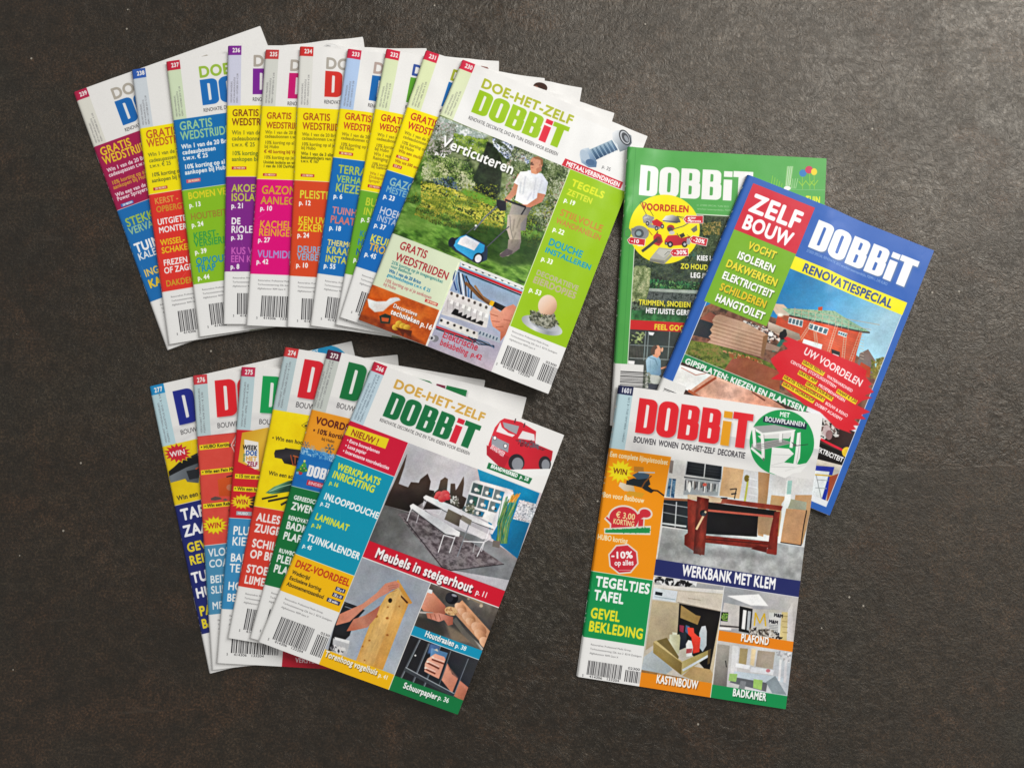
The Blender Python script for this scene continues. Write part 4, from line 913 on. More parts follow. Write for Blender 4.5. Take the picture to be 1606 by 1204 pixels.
    wg = ('f0c4a4', 'd8a078', 'a06c4c')
    s.line([(1150, 350), (1370, 600), (1420, 690)], 110, 'd09a74')
    for x, y, rx in ((1168, 360, 52), (1185, 395, 44), (1232, 440, 60), (1250, 475, 48), (1310, 525, 68), (1320, 570, 54), (1370, 640, 66)): s.ell(x, y, rx, rx*.62, s.grad((x-rx, y), (x+rx, y+10), *wg), 38)
    s.line([(850, 395), (1010, 408)], 14, 'b8aca4'); s.line([(1120, 450), (1200, 560), (1330, 690)], 36, s.grad((1200, 500), (1230, 480), '6c645c', 'c8c0b8', '4c4844'))
    s.poly([(885, 215), (950, 235), (1000, 290), (1050, 345), (1060, 400), (1020, 425), (950, 395), (880, 385), (840, 330)], s.grad((880, 240), (1040, 400), 'e4a48c', 'cc8468', 'a05c48'))
    s.poly([(900, 400), (1000, 400), (1110, 430), (1108, 490), (1070, 500), (1040, 455), (1000, 470), (910, 440)], s.grad((900, 400), (1100, 480), 'b87058', 'd4907c', 'a8604c')); s.ell(1095, 385, 52, 34, s.tex(14, 3, 'c8945c', 'e4bc8c', 'a8744c'), 15)
    for x in (930, 965, 1000): s.line([(x, 410), (x+14, 455)], 4, '8c4c3c')
    s.poly([(890, 200), (950, 222), (945, 250), (880, 230)], 'd8d8dc')
    s.endphoto()
    s.rect(um+.2, vt0, 210, vt1, '0a98c0'); s.rect(um, vt1-.3, 210, vt1+.4, 'e4ecee'); s.text('Houtdraaien', 886, 582, 44, 'ffffff', w=240, bold=2, shadow='0a4458'); s.text('p. 38', 1124, 668, 32, 'ffffff', w=88, bold=1)
    # sanding by hand
    vs0 = s.v(655, 895); s.clip = (um+.2, vt1+.4, 210, vs0); s.rect(0, 0, 210, 300, s.grad((740, 600), (1200, 1000), '1c1c20', '26262c', '34363c'))
    for a, b in (((850, 610), (690, 940)), ((920, 640), (790, 960)), ((1010, 660), (880, 980))): s.line([a, b], 14, '4c5058'); s.line([(a[0]+5, a[1]), (b[0]+5, b[1])], 4, '8c949c')
    s.poly([(930, 640), (1010, 650), (990, 720), (910, 720)], '4c6c9c', soft=3); s.poly([(940, 675), (1070, 715), (1055, 790), (930, 745)], s.grad((940, 690), (1060, 770), '6c94bc', '4c7094')); s.poly([(985, 680), (995, 705), (960, 690)], 'c8c4b8')
    s.poly([(940, 740), (970, 720), (1040, 745), (1062, 790), (1082, 830), (1100, 880), (1230, 990), (1210, 1110), (1120, 1060), (1020, 930), (960, 900), (885, 860), (890, 800), (910, 760)], s.grad((900, 760), (1180, 1040), 'ecb09c', 'dc9880', 'b87058'))
    for a, b in (((945, 765), (1040, 800)), ((905, 790), (1000, 838)), ((890, 840), (970, 878))): s.line([a, b], 12, '7c4030'); s.line([(a[0], a[1]-14), (b[0], b[1]-16)], 9, 'f4c4b4')
    for x, y in ((945, 742), (905, 780), (888, 828)): s.ell(x+6, y+6, 9, 7, 'f8d4c8', 20)
    s.line([(1082, 840), (1150, 930), (1220, 1010)], 10, 'c88470', soft=3); s.line([(1062, 800), (1085, 850)], 6, 'b06c58', soft=1)
    s.line([(1085, 700), (985, 990)], 22, '2c2e34'); s.line([(1092, 700), (992, 990)], 5, '6c7078'); s.line([(1220, 760), (1100, 1060)], 20, '30323a'); s.line([(1228, 760), (1110, 1060)], 5, '7c828c'); s.line([(735, 845), (1110, 1050)], 26, '3c4046'); s.line([(740, 830), (1115, 1035)], 6, 'a4aab0')
    s.ell(815, 735, 7, 7, 'e8e8e8')
    s.endphoto()
    s.rect(um+.2, vs0, 210, 300, '0e7c42'); s.text('Schuurpapier', 716, 990, 44, 'ffffff', w=275, bold=2, shadow='06331c'); s.text('p. 36', 986, 1082, 36, 'ffffff', w=88, bold=1)
    s.rect(um-.4, vr1, um+.2, 300, 'f0efec'); s.rect(uc2-.4, vh, uc2+.1, 300, 'e8eaea')

def octagon(s, x, y, r, c, a0=.3):
    s.poly([(x+r*math.cos(a0+k*math.pi/4), y+r*math.sin(a0+k*math.pi/4)) for k in range(8)], c)

def cover_1601(s):
    s.z(*FS); vh = s.v(150, 450); uo = s.u(528, 505); vo = s.z(*FT).v(205, 105); vgn = s.v(140, 515)
    s.z(*FS); us = s.u(240, 455)
    s.rect(0, 0, us, vh, 'bcd8e0'); s.rect(0, 0, us, 9, '20264e'); s.text('1601', 3.0, 7, 5, 'e8eaf2', bold=2, w=11, mm=True)
    s.text('P209911 FEBRUARI 2016 • € 3,90', us-2, vh-8, 2, '5c7078', w=46, bold=0, rot=-math.pi/2, mm=True)
    s.z(*FS)
    s.clip = (us, vh*.55, 210, vh+3); s.rect(0, 0, 210, 100, s.tex(220, 41, 'f1f0ee', 'e4e3e2', 'f1f0ee', 'd4d4d6', ax=2.2, octs=2)); s.clip = None
    s.logo(300, 352, 224, 'e3232e', 'e8a01c', w=3.29, relief=True)
    s.text('BOUWEN  WONEN  DOE-HET-ZELF  DECORATIE', 290, 412, 36, '46444a', w=715, bold=1)
    # workshop picture
    s.z(*FT); vn0 = s.v(607, 28); vn1 = s.v(590, 130); s.z(*FS)
    s.clip = (uo, vh+2, 210, vn0)
    s.rect(0, 0, 210, 300, s.grad((600, 500), (1400, 1100), 'd4d4d0', 'dedddb', 'd8d8d6'))
    s.poly([(480, 950), (900, 1000), (1400, 1080), (1400, 1300), (430, 1250)], s.tex(60, 4, gr=s.grad((500, 960), (1300, 1200), '9c9e9e', 'b0b2b2', 'a8aaaa'), amt=.25))
    s.poly([(520, 525), (545, 530), (540, 610), (520, 605)], '8c8480'); s.poly([(520, 640), (565, 645), (555, 765), (505, 755)], s.tex(30, 3, '2c5c84', '7c9cb4', '2c4c6c')); s.line([(540, 645), (530, 760)], 5, 'd4d4d4')
    s.poly([(630, 520), (742, 540), (738, 632), (622, 615)], '24282c'); s.poly([(745, 540), (852, 555), (845, 650), (740, 634)], '24282c'); s.line([(628, 520), (852, 556), (846, 652), (620, 618)], 6, 'b8bcbc', close=True); s.line([(743, 538), (738, 634)], 6, 'c4c8c8')
    for k in range(5): s.line([(630, 535+k*19), (735, 552+k*19)], 2, '3c4248'); s.line([(745, 553+k*19), (848, 568+k*18)], 2, '3c4248')
    s.poly([(622, 640), (835, 660), (830, 750), (612, 745)], 'a8acae'); s.line([(615, 632), (840, 658)], 9, '5c6064')
    rg = np.random.default_rng(8)
    for k in range(22):
        x = 625+k*9.4; y = 652+k*1.2; s.line([(x, y), (x+rg.random()*8-4, y+30+rg.random()*34)], 4+rg.random()*3, ('4c4c50', 'e8e8e4', '7c7470', '2c3034')[k % 4])
    s.ell(745, 680, 13, 11, 'c8685c'); s.ell(650, 695, 10, 34, 'f0f0ec')
    s.poly([(858, 560), (990, 570), (965, 770), (840, 750)], s.tex(80, 6, gr=s.grad((860, 600), (980, 700), 'd4ac7c', 'e0bc90'), amt=.12)); s.poly([(1080, 590), (1155, 605), (1120, 1010), (1085, 1000)], s.grad((1080, 800), (1150, 800), 'c49c74', 'b08860'))
    s.line([(905, 710), (945, 705), (935, 770)], 6, '2c2c30'); s.line([(915, 740), (945, 735)], 9, '3c3c40'); s.line([(1018, 625), (1000, 790)], 12, 'c8c860'); s.ell(1008, 640, 16, 22, '8c7c3c')
    for k in range(3): s.line([(1020, 640+k*50), (1075, 650+k*50)], 5, 'f2f2f2')
    s.poly([(1155, 610), (1400, 640), (1370, 1060), (1130, 1010)], 'd8d8d6'); s.poly([(1165, 745), (1260, 755), (1230, 800), (1240, 1010), (1140, 1000)], s.grad((1150, 800), (1250, 900), 'c8a478', 'b89468'))
    s.poly([(1262, 655), (1298, 655), (1275, 900), (1225, 1045), (1215, 1035)], 'e6ebe8'); s.poly([(1270, 655), (1298, 655), (1290, 740), (1262, 740)], 'a4c8c0')
    s.poly([(1318, 745), (1425, 745), (1395, 960), (1370, 1060), (1300, 870)], 'c49e74'); s.poly([(1290, 770), (1390, 790), (1385, 840), (1270, 830)], 'a8a890')
    s.poly([(1262, 830), (1388, 842), (1362, 1065), (1230, 1045)], s.tex(90, 6, gr=s.grad((1262, 830), (1362, 1060), 'd0a47a', 'c4966c'), amt=.1)); s.line([(1388, 842), (1362, 1065), (1230, 1045)], 6, '3c3028')
    s.poly([(490, 765), (650, 775), (640, 965), (478, 940)], '2a2e32'); s.line([(490, 770), (640, 778)], 14, '9c6c50'); s.line([(488, 800), (640, 825)], 5, 'a4a8aa'); s.line([(485, 855), (640, 885)], 5, '8c9092'); s.line([(570, 790), (560, 950)], 7, 'b4b8ba'); s.line([(480, 925), (630, 945)], 12, 'c0c4c4')
    red = s.grad((640, 800), (1230, 900), '74291f', '8c3527', '7c2c22')
    s.poly([(765, 800), (1090, 850), (1080, 1010), (740, 990)], '171416'); s.poly([(1090, 860), (1180, 880), (1170, 1000), (1085, 990)], 'a48464')
    s.poly([(640, 990), (1160, 1040), (1200, 1080), (1060, 1080), (740, 1045), (650, 1020)], s.tex(40, 4, gr=s.grad((640, 1000), (700, 1080), 'a44838', '7c2c22'), amt=.3)); s.line([(740, 1022), (1150, 1056)], 5, '4c1812')
    s.poly([(640, 745), (770, 752), (880, 770), (1238, 815), (1230, 845), (880, 800), (850, 800), (640, 770)], s.tex(30, 7, gr=s.grad((640, 760), (1230, 830), 'c4a080', '8a3a2c', '9a4232'), amt=.2))
    s.poly([(645, 742), (860, 765), (850, 795), (770, 790), (640, 768)], 'd8c0a0'); s.poly([(650, 742), (770, 752), (775, 768), (650, 760)], 'dcc8b0')
    s.poly([(765, 790), (1200, 845), (1195, 890), (760, 820)], '1e1616'); s.line([(760, 842), (1180, 882)], 14, 'b45848')
    s.poly([(640, 770), (720, 790), (722, 1128), (618, 1060), (620, 1000), (640, 985)], s.tex(60, 3, gr=s.grad((620, 800), (740, 800), '70241c', '8a3428', '641f18'), amt=.25, ax=.4))
    s.poly([(700, 755), (775, 770), (745, 1125), (675, 1115)], s.tex(60, 5, gr=s.grad((680, 800), (770, 800), '5c1e18', '863226', '581c16'), amt=.3, ax=.3))
    s.poly([(1190, 850), (1225, 850), (1205, 1122), (1145, 1110), (1160, 1000)], s.tex(60, 5, gr=s.grad((1150, 900), (1220, 900), '68221a', '8a3628'), amt=.25, ax=.4)); s.poly([(1145, 1085), (1205, 1095), (1200, 1125), (1140, 1115)], '842c22'); s.poly([(1090, 1065), (1145, 1075), (1140, 1110), (1040, 1085)], '5c1c16')
    s.ell(740, 860, 22, 20, '1c1a1e'); s.line([(755, 850), (695, 962)], 13, 'dcb890'); s.ell(742, 868, 14, 12, '3c3a40'); s.line([(850, 765), (890, 766)], 7, '1c1a1c')
    s.poly([(600, 1070), (1200, 1120), (1210, 1160), (640, 1130)], '5c5c5c', al=.35, soft=8)
    s.endphoto()
    # green disc with the plans
    s.ell(1225, 415, 205, 205, '159a4e', 0, n=60)
    s.z(*FR)
    s.poly([(665, 840), (820, 828), (970, 862), (735, 885)], 'a8a8a8'); s.poly([(665, 840), (735, 885), (970, 862), (955, 885), (740, 905), (662, 858)], 'f4f4f2')
    s.poly([(700, 905), (960, 880), (920, 925), (720, 925)], 'dcdcda'); s.poly([(660, 960), (860, 925), (955, 955), (750, 1000), (740, 1020), (655, 985)], '9c9c9a')
    for a, b in (((672, 860), (680, 980)), ((732, 895), (740, 1060)), ((950, 880), (935, 985)), ((865, 890), (860, 945))): s.line([a, b], 22, 'f4f4f2'); s.line([(a[0]+12, a[1]), (b[0]+12, b[1])], 4, '8c8c8c')
    for k in range(3): s.line([(680+k*20, 975+k*8), (880+k*22, 935+k*8)], 3, '5c5c5c')
    s.line([(655, 990), (740, 1060)], 16, 'f4f4f2'); s.line([(742, 1060), (745, 1078)], 10, '6c6c6c')
    s.poly([(980, 885), (1005, 880), (1000, 1060), (975, 1120), (955, 1110)], 'f4f4f2'); s.line([(1003, 885), (975, 1115)], 3, '9c9c9c'); s.line([(940, 950), (965, 975), (1055, 965)], 5, '2c3c34'); s.ell(962, 970, 12, 10, '4c5450')
    s.poly([(800, 985), (920, 995), (955, 1030), (890, 1090), (1000, 1105), (1070, 1090), (1010, 1160), (960, 1165), (900, 1200), (790, 1160)], 'f4f4f2')
    s.line([(805, 1035), (940, 1040)], 3, 'c8c8c8'); s.line([(800, 1120), (985, 1125), (1060, 1095)], 3, 'c0c0c0'); s.line([(885, 1090), (800, 1110)], 3, 'c8c8c8')
    s.line([(900, 1150), (1075, 1095)], 10, 'e8e8e6')
    s.poly([(745, 770), (1050, 822), (1042, 862), (738, 808)], '1c2440'); s.text('BOUWPLANNEN', 752, 802, 32, 'f4f6f8', w=285, bold=1); s.text('MET', 856, 768, 32, 'ffffff', w=72, bold=1)
    # orange panel
    s.rect(0, vh, uo, vo, 'f4960c'); s.rect(0, vo-.6, uo, vo, 'e4ead8'); s.z(*FS)
    s.text('Een complete lijmpistoolset', 146, 502, 32, 'f8ecc8', w=370, bold=1)
    s.poly([(300, 565), (360, 570), (362, 600), (300, 600)], 'b87c2c'); s.poly([(215, 665), (300, 690), (310, 730), (240, 720), (205, 690)], s.grad((210, 680), (300, 720), 'e8dcc8', 'c8b494')); s.poly([(270, 720), (370, 735), (350, 765), (250, 745)], 'd89c20')
    s.poly([(290, 620), (330, 600), (400, 615), (392, 640), (330, 655)], '3c5468'); s.line([(330, 602), (430, 605)], 8, 'b8c8d4')
    s.poly([(255, 655), (300, 640), (330, 648), (395, 640), (405, 680), (390, 690), (430, 720), (410, 735), (370, 715), (350, 700), (310, 690), (252, 680)], '1a2228'); s.line([(410, 625), (370, 665), (350, 700)], 9, '7c4c24'); s.line([(415, 715), (450, 720), (490, 750)], 10, '241a14')
    burst(s, 216, 598, 74, 66, 'f6e41a', 'WIN', '7c3010', 34, seed=4, n=14, edge='f0d010', tw=92)
    s.text('Bon voor Batibouw', 104, 758, 32, 'f8ecc8', w=265, bold=1)
    for g, c in ((11, 'e8e2d8'), (0, 'cf2a38')):
        s.ell(238, 895, 92+g, 74+g, c, 6); s.ell(372, 862, 36+g, 26+g, c, 14); s.line([(300, 900), (362, 868)], 34+2*g, c); s.line([(160, 920), (128, 888)], 12+2*g, c)
        for x, y in ((175, 945), (222, 950), (300, 950), (345, 942)): s.line([(x, y-40), (x-4, y+16)], 30+1.6*g, c)
    s.poly([(112, 956), (408, 940), (404, 998), (114, 992)], 'e8e2d8')
    s.leaves([(122, 962), (400, 950), (400, 985), (122, 982)], 90, 11, ('12803c', '169048'), 3, asp=.3); s.poly([(120, 966), (402, 952), (400, 986), (120, 984)], '159048')
    s.text('€ 3,00', 186, 886, 36, 'f8e0a0', w=122, bold=1); s.text('KORTING', 168, 926, 32, 'f8e0a0', w=136, bold=1)
    s.text('HUBO korting', 70, 1024, 32, 'f8ecc8', w=192, bold=1)
    s.z(*FT); octagon(s, 394, 26, 100, 'e8e0d8'); octagon(s, 394, 26, 90, 'cc2838')
    s.text('-10%', 318, 22, 40, 'ffffff', w=138, bold=2, rot=-.17); s.text('op alles', 338, 66, 32, 'ffffff', w=122, bold=1, rot=-.17); s.line([(365, 96), (440, 96)], 4, 'e8a0a8')
    # green panel
    s.rect(0, vo, uo, vgn, '0f9450')
    for t, x, y, w, c in (('TEGELTJES', 216, 194, 345, 'ffffff'), ('TAFEL', 206, 280, 188, 'ffffff'), ('GEVEL', 184, 392, 186, 'f2ea2c'), ('BEKLEDING', 172, 476, 345, 'f2ea2c')): s.text(t, x, y, 60, c, w=w, bold=2)
    s.rect(0, vgn, uo, 300, WH); s.address(9, vgn+7); s.barcode(9, vgn+22, 14, 34, seed=12)
    # navy caption
    s.rect(uo, vn0, 210, vn1, '232a66'); s.rect(uo, vn1-.4, 210, vn1+.2, 'e8e8ec'); s.text('WERKBANK MET KLEM', 762, 128, 66, 'ffffff', w=598, bold=2)
    ur = s.u(1030, 205); vk = s.v(510, 738); vp0 = s.v(1000, 475); vp1 = s.v(995, 540); vbk = s.v(958, 815)
    # drawer
    s.clip = (uo, vn1+.2, ur-.4, vk); s.rect(0, 0, 210, 300, 'c8c0b0')
    s.poly([(590, 140), (1030, 200), (1030, 235), (590, 200)], 'a8a8a8'); s.leaves([(590, 140), (860, 160), (860, 190), (590, 180)], 60, 24, ('2c2c30', 'e0e0e0', '1c1c20', '8c8c90'), 3); s.poly([(585, 185), (1030, 222), (1028, 245), (582, 205)], 'dcd8d2')
    s.poly([(582, 205), (735, 228), (722, 298), (575, 278)], 'd4dade'); s.poly([(595, 230), (640, 238), (636, 258), (592, 250)], '2c343c'); s.line([(590, 262), (720, 282)], 6, 'a8b4b8')
    s.poly([(740, 230), (1028, 250), (1010, 355), (730, 296)], 'd8cebe'); s.line([(735, 298), (1008, 356)], 4, '8c8070'); s.line([(800, 272), (880, 285)], 4, 'b4a894')
    s.poly([(575, 285), (745, 305), (730, 510), (590, 560), (530, 600)], s.grad((580, 300), (720, 560), 'c4b698', 'ac9c7c')); s.poly([(745, 305), (1008, 358), (940, 760), (730, 520)], '1c1818')
    s.poly([(755, 315), (850, 378), (880, 385), (860, 440), (750, 395)], s.grad((760, 330), (860, 420), 'a88c58', '8c7040')); s.poly([(1008, 360), (1030, 300), (960, 800), (935, 720)], 'c8b898'); s.poly([(830, 700), (940, 720), (960, 760), (950, 830), (760, 760)], 'b89c6c')
    s.poly([(520, 640), (590, 590), (640, 660), (700, 720), (600, 790), (500, 730)], s.grad((520, 640), (640, 740), 'c0c8ca', 'a4acac')); s.poly([(500, 720), (760, 770), (950, 830), (940, 880), (500, 800)], s.tex(60, 5, 'a88458', '8c6c44', 'b8946c'))
    s.poly([(740, 490), (790, 480), (790, 580), (740, 600)], '2c3038'); s.poly([(745, 440), (775, 445), (770, 490), (745, 480)], '8c3448'); s.poly([(785, 440), (810, 450), (800, 500), (780, 480)], '4c5c7c')
    s.poly([(870, 490), (885, 450), (910, 445), (918, 480), (915, 570), (890, 610), (868, 580)], 'b4b8bc'); s.poly([(795, 455), (835, 460), (838, 490), (860, 510), (878, 520), (870, 610), (830, 620), (820, 520), (800, 500)], 'dc4434')
    s.poly([(682, 500), (745, 500), (750, 520), (742, 620), (700, 622), (680, 590)], s.grad((680, 560), (750, 560), 'dcdcc0', 'b8b490')); s.poly([(700, 485), (730, 490), (728, 502), (700, 502)], 'e0e0c8'); s.poly([(785, 560), (800, 535), (820, 540), (830, 580), (822, 635), (788, 640)], 'e8e4e0'); s.poly([(788, 590), (826, 588), (822, 615), (786, 620)], 'b85c5c')
    s.poly([(580, 545), (600, 538), (740, 655), (760, 668), (755, 690), (735, 680)], 'ccb880'); s.poly([(580, 548), (760, 678), (755, 755), (578, 615)], s.grad((580, 570), (760, 720), 'a8945c', '85723f')); s.poly([(760, 670), (945, 590), (925, 640), (755, 755)], s.grad((760, 700), (940, 620), 'c0b078', 'a08f58')); s.line([(765, 725), (925, 635)], 14, 'd4d8d8'); s.poly([(600, 540), (665, 520), (740, 640), (735, 655)], '7c6c40')
    s.poly([(925, 600), (942, 590), (938, 680), (920, 690)], '5c4c30')
    s.endphoto()
    s.rect(uo, vk, ur, 300, 'ee8c10'); s.text('KASTINBOUW', 595, 802, 48, 'ffffff', w=262, bold=2, shadow='7c4404')
    # ceiling light
    s.clip = (ur, vn1+.2, 210, vp0); s.rect(0, 0, 210, 300, s.grad((1050, 220), (1450, 400), '9ca0a4', 'b4b4b6', 'c8c4c0'))
    s.poly([(1030, 300), (1130, 320), (1210, 330), (1210, 460), (1000, 470)], 'c4c0bc'); s.poly([(1048, 258), (1250, 248), (1310, 322), (1200, 318)], 'f8f8f8', soft=1)
    s.poly([(1210, 340), (1450, 350), (1430, 540), (1180, 510)], 'c8c4bc'); s.poly([(1315, 362), (1395, 368), (1380, 525), (1305, 510)], 'd8d8d4'); s.poly([(1396, 360), (1435, 362), (1425, 545), (1380, 530)], 'd4c490'); s.poly([(1435, 350), (1465, 300), (1465, 560), (1425, 545)], 'd8d4d0')
    for k in range(4): s.line([(1398, 385+k*34), (1432, 388+k*34)], 4, 'a89868')
    s.poly([(1128, 322), (1210, 340), (1195, 495), (1120, 480)], '1e2024'); s.poly([(1150, 345), (1172, 350), (1160, 470), (1138, 465)], 'e0e0de'); s.poly([(1180, 352), (1200, 356), (1188, 478), (1170, 472)], 'b4b8ba')
    s.line([(1220, 445), (1228, 365), (1255, 430), (1285, 370), (1292, 448)], 9, 'dcb83c'); 
    for x, y, t in ((1345, 388, 'M&M'), (1312, 428, 'M&M'), (1338, 500, 'We')): s.text(t, x, y, 20, '3c3c40', bold=2)
    for k in range(4): s.line([(1312, 440+k*10), (1370, 446+k*10)], 2.5, '6c6c70')
    s.poly([(1010, 360), (1055, 362), (1050, 420), (1005, 415)], '1c2420'); s.leaves([(1015, 368), (1050, 370), (1045, 412), (1010, 410)], 40, 9, ('4c7c3c', '8cac5c'), 4); s.poly([(1200, 470), (1320, 468), (1310, 515), (1180, 500)], '5c5450'); s.leaves([(1180, 460), (1320, 470), (1400, 530), (1200, 510)], 90, 12, ('3c3834', '8c8478', 'c8c4bc', '2c2826'), 6); s.line([(1000, 445), (1120, 455)], 9, '4c4848'); s.line([(1000, 462), (1070, 468)], 14, 'e8e8e8')
    s.endphoto()
    s.rect(ur, vp0, 210, vp1, 'ee8610'); s.text('PLAFOND', 1132, 540, 44, 'ffffff', w=178, bold=2, shadow='7c4404')
    # bathroom
    s.clip = (ur, vp1, 210, vbk); s.rect(0, 0, 210, 300, s.grad((1000, 600), (1440, 800), 'c4c2c0', 'd4d4d4', 'c4ccd4'))
    s.poly([(985, 560), (1062, 570), (1040, 830), (955, 815)], s.grad((990, 600), (1050, 800), 'a8a49c', '7c7874')); s.line([(1035, 665), (1040, 705)], 5, '2c2c2c'); s.poly([(1080, 570), (1120, 575), (1100, 800), (1060, 800)], 'dcdcdc')
    s.poly([(1128, 585), (1178, 590), (1165, 690), (1118, 680)], 'b0a078'); s.poly([(1240, 600), (1350, 612), (1335, 720), (1225, 702)], s.grad((1240, 620), (1340, 700), 'a89c8c', 'c0b4a4')); s.poly([(1200, 590), (1230, 592), (1215, 700), (1190, 690)], 'ecd8b0', soft=2)
    s.poly([(1100, 680), (1190, 695), (1185, 720), (1098, 705)], 'eef0f2'); s.poly([(1195, 705), (1345, 725), (1335, 755), (1190, 735)], 'e8eaee'); s.poly([(1090, 730), (1400, 770), (1400, 800), (1290, 805), (1080, 770)], 'c8d4dc'); s.poly([(1080, 765), (1300, 805), (1290, 860), (1060, 800)], '707478'); s.poly([(1060, 745), (1110, 748), (1100, 798), (1052, 790)], 'a4c87c'); s.poly([(1212, 780), (1270, 788), (1262, 850), (1208, 835)], 'a4c878')
    s.poly([(1130, 790), (1165, 795), (1150, 860), (1110, 850)], '8c9094'); s.ell(1305, 728, 14, 11, 'd08c94'); s.poly([(1350, 760), (1420, 880), (1330, 870), (1290, 800)], '94a0a8')
    s.leaves([(1360, 610), (1450, 620), (1440, 680), (1370, 650)], 60, 12, ('f0f0f0', 'a8a8ac', 'd0d0d4'), 7); s.line([(1385, 660), (1375, 790)], 14, 'eaeaec'); s.line([(1420, 660), (1410, 800)], 16, 'dcdce0')
    s.endphoto()
    s.rect(ur, vbk, 210, 300, '119250'); s.text('BADKAMER', 1076, 884, 44, 'ffffff', w=212, bold=2, shadow='06401c')
    s.rect(ur-.4, vn1, ur+.2, 300, 'f0efec'); s.rect(uo-.3, vo, uo+.3, 300, 'eef0ee')

def cover_gs(s):
    s.rect(0, 0, 210, 300, s.tex(300, 3, '4ea34c', '55aa52', octs=1)); s.rect(0, 0, 3, 300, '489c4c'); s.rect(8.4, 0, 8.8, 300, '3f9042')
    s.z(*FO)
    s.bg = '52a650'; s.logo(355, 545, 275, 'f6f6f4', 'f6f6f4', w=3.66); s.bg = 'f1f0ee'
    s.text('nr. 273E02 SPECIAL TUIN 2015', 878, 638, 15, 'b8dcb0', w=290, bold=0); s.text('verschijnt tweemaandelijks, P209911, 3,95 euro', 880, 672, 15, 'b8dcb0', w=430, bold=0)
    s.z(*FP); up = s.u(300, 60); vb = s.v(275, 550); vc = s.v(272, 632); s.z(*FO); vp = s.v(870, 718)
    s.rect(up-.8, vp-1, 205, 292, 'dce8d4')
    s.clip = (up, vp, 204, vb); s.rect(0, 0, 210, 300, s.tex(50, 7, '1c2a1c', '34442c', '4c5c3c', '2c4038'))
    s.leaves([(560, 700), (1200, 710), (1200, 1204), (320, 1204), (320, 1000)], 3200, 10, ('1c2818', '2c3c24', '46583a', '5c6c4c', '3a6458'), 3); s.leaves([(930, 800), (1100, 780), (1080, 900), (940, 900)], 500, 11, ('5c5c2c', '8c7c3c', '3c4c24', 'a08c50'), 5)
    s.z(*FP)
    s.leaves([(300, 20), (830, 60), (830, 260), (300, 240)], 1800, 10, ('1e2620', '2c3830', '3c4c40', '52604c'), 8)
    s.poly([(290, 130), (310, 85), (400, 80), (445, 130), (430, 300), (400, 420), (300, 480), (270, 400)], s.tex(18, 9, '5c6c44', '7c8c5c', '98a478'), soft=2); s.leaves([(290, 100), (440, 100), (430, 320), (280, 420)], 900, 9, ('4c5c38', '748456', '98a478', 'b4b88c'), 9)
    s.leaves([(440, 200), (860, 230), (830, 300), (430, 280)], 600, 10, ('2c5c3c', '3c7c4c', '1c3c28', '6c9c5c'), 11)
    s.poly([(430, 278), (900, 300), (880, 330), (425, 304)], s.tex(40, 4, '7c8c80', 'a0aca0', ax=3)); s.poly([(425, 304), (880, 330), (860, 420), (400, 390)], s.tex(14, 5, '3c4440', '66706a', '2c3430', ax=2))
    for k in range(5): s.line([(470+k*80, 320+k*4), (462+k*80, 360+k*4)], 4, '242c28')
    s.poly([(280, 440), (830, 500), (720, 590), (270, 560)], s.tex(40, 12, gr=s.grad((500, 450), (480, 580), '2c4c34', '3a7c44'), amt=.5)); s.leaves([(280, 390), (520, 400), (420, 470), (270, 460)], 400, 10, ('3c4c3c', '5c6c5c', '2c3428'), 14)
    s.endphoto()
    s.rect(up, vb, 204, vc, 'd02a2c'); s.text('FEEL GOOD WONEN', 472, 632, 44, 'f2dc3c', bold=2, cond=.8)
    T(s, [('KIES UW ROBOT', 838, 38, 42, 'ffffff'), ('ZO HOUD JE', 700, 108, 42, 'f2ec40'), ('LEG JE GAZON', 784, 186, 42, 'ffffff'), ('TRIMMEN, SNOEIEN', 340, 418, 42, 'f0e440'), ('HET JUISTE GEREEDSCHAP', 400, 490, 42, 'ffffff')], bold=2, cond=.74, shadow='141c10')
    s.clip = (up, vc, 204, 292); s.rect(0, 0, 210, 300, s.grad((400, 640), (500, 1100), '38403e', '4a504e', '5c605e'))
    s.poly([(270, 650), (390, 655), (380, 890), (255, 880)], s.tex(40, 4, '2c322e', '4c524c')); s.poly([(330, 670), (365, 672), (360, 735), (325, 730)], 'a8b878', soft=2); s.leaves([(270, 655), (390, 660), (380, 760), (265, 750)], 60, 14, ('3c4c3c', '8c9c6c', '2c302c'), 5)
    for k in range(9): s.line([(270+k*13, 770), (264+k*13, 880)], 3, '6c645c')
    for x in (400, 425, 606): s.line([(x, 650), (x-18, 900)], 8, '7c8886')
    s.line([(265, 765), (640, 785)], 7, '7c8684'); s.line([(260, 878), (620, 895)], 8, '8c9492'); s.poly([(425, 655), (475, 660), (460, 685), (430, 680)], 'e4e8ee')
    s.poly([(400, 900), (420, 870), (470, 850), (510, 868), (528, 900), (530, 1020), (480, 1060), (410, 1040)], s.grad((400, 900), (530, 1000), 'a8c4d4', '88aabe', '6c8ca4')); s.line([(420, 870), (480, 890), (500, 940)], 7, '6c8a9c'); s.line([(440, 900), (436, 1010)], 4, '7c9cb0')
    s.poly([(448, 820), (470, 772), (510, 770), (530, 800), (525, 850), (500, 880), (462, 862)], 'd49c80'); s.poly([(440, 820), (455, 780), (490, 768), (500, 790), (480, 810), (475, 850), (448, 850)], '5c4c44')
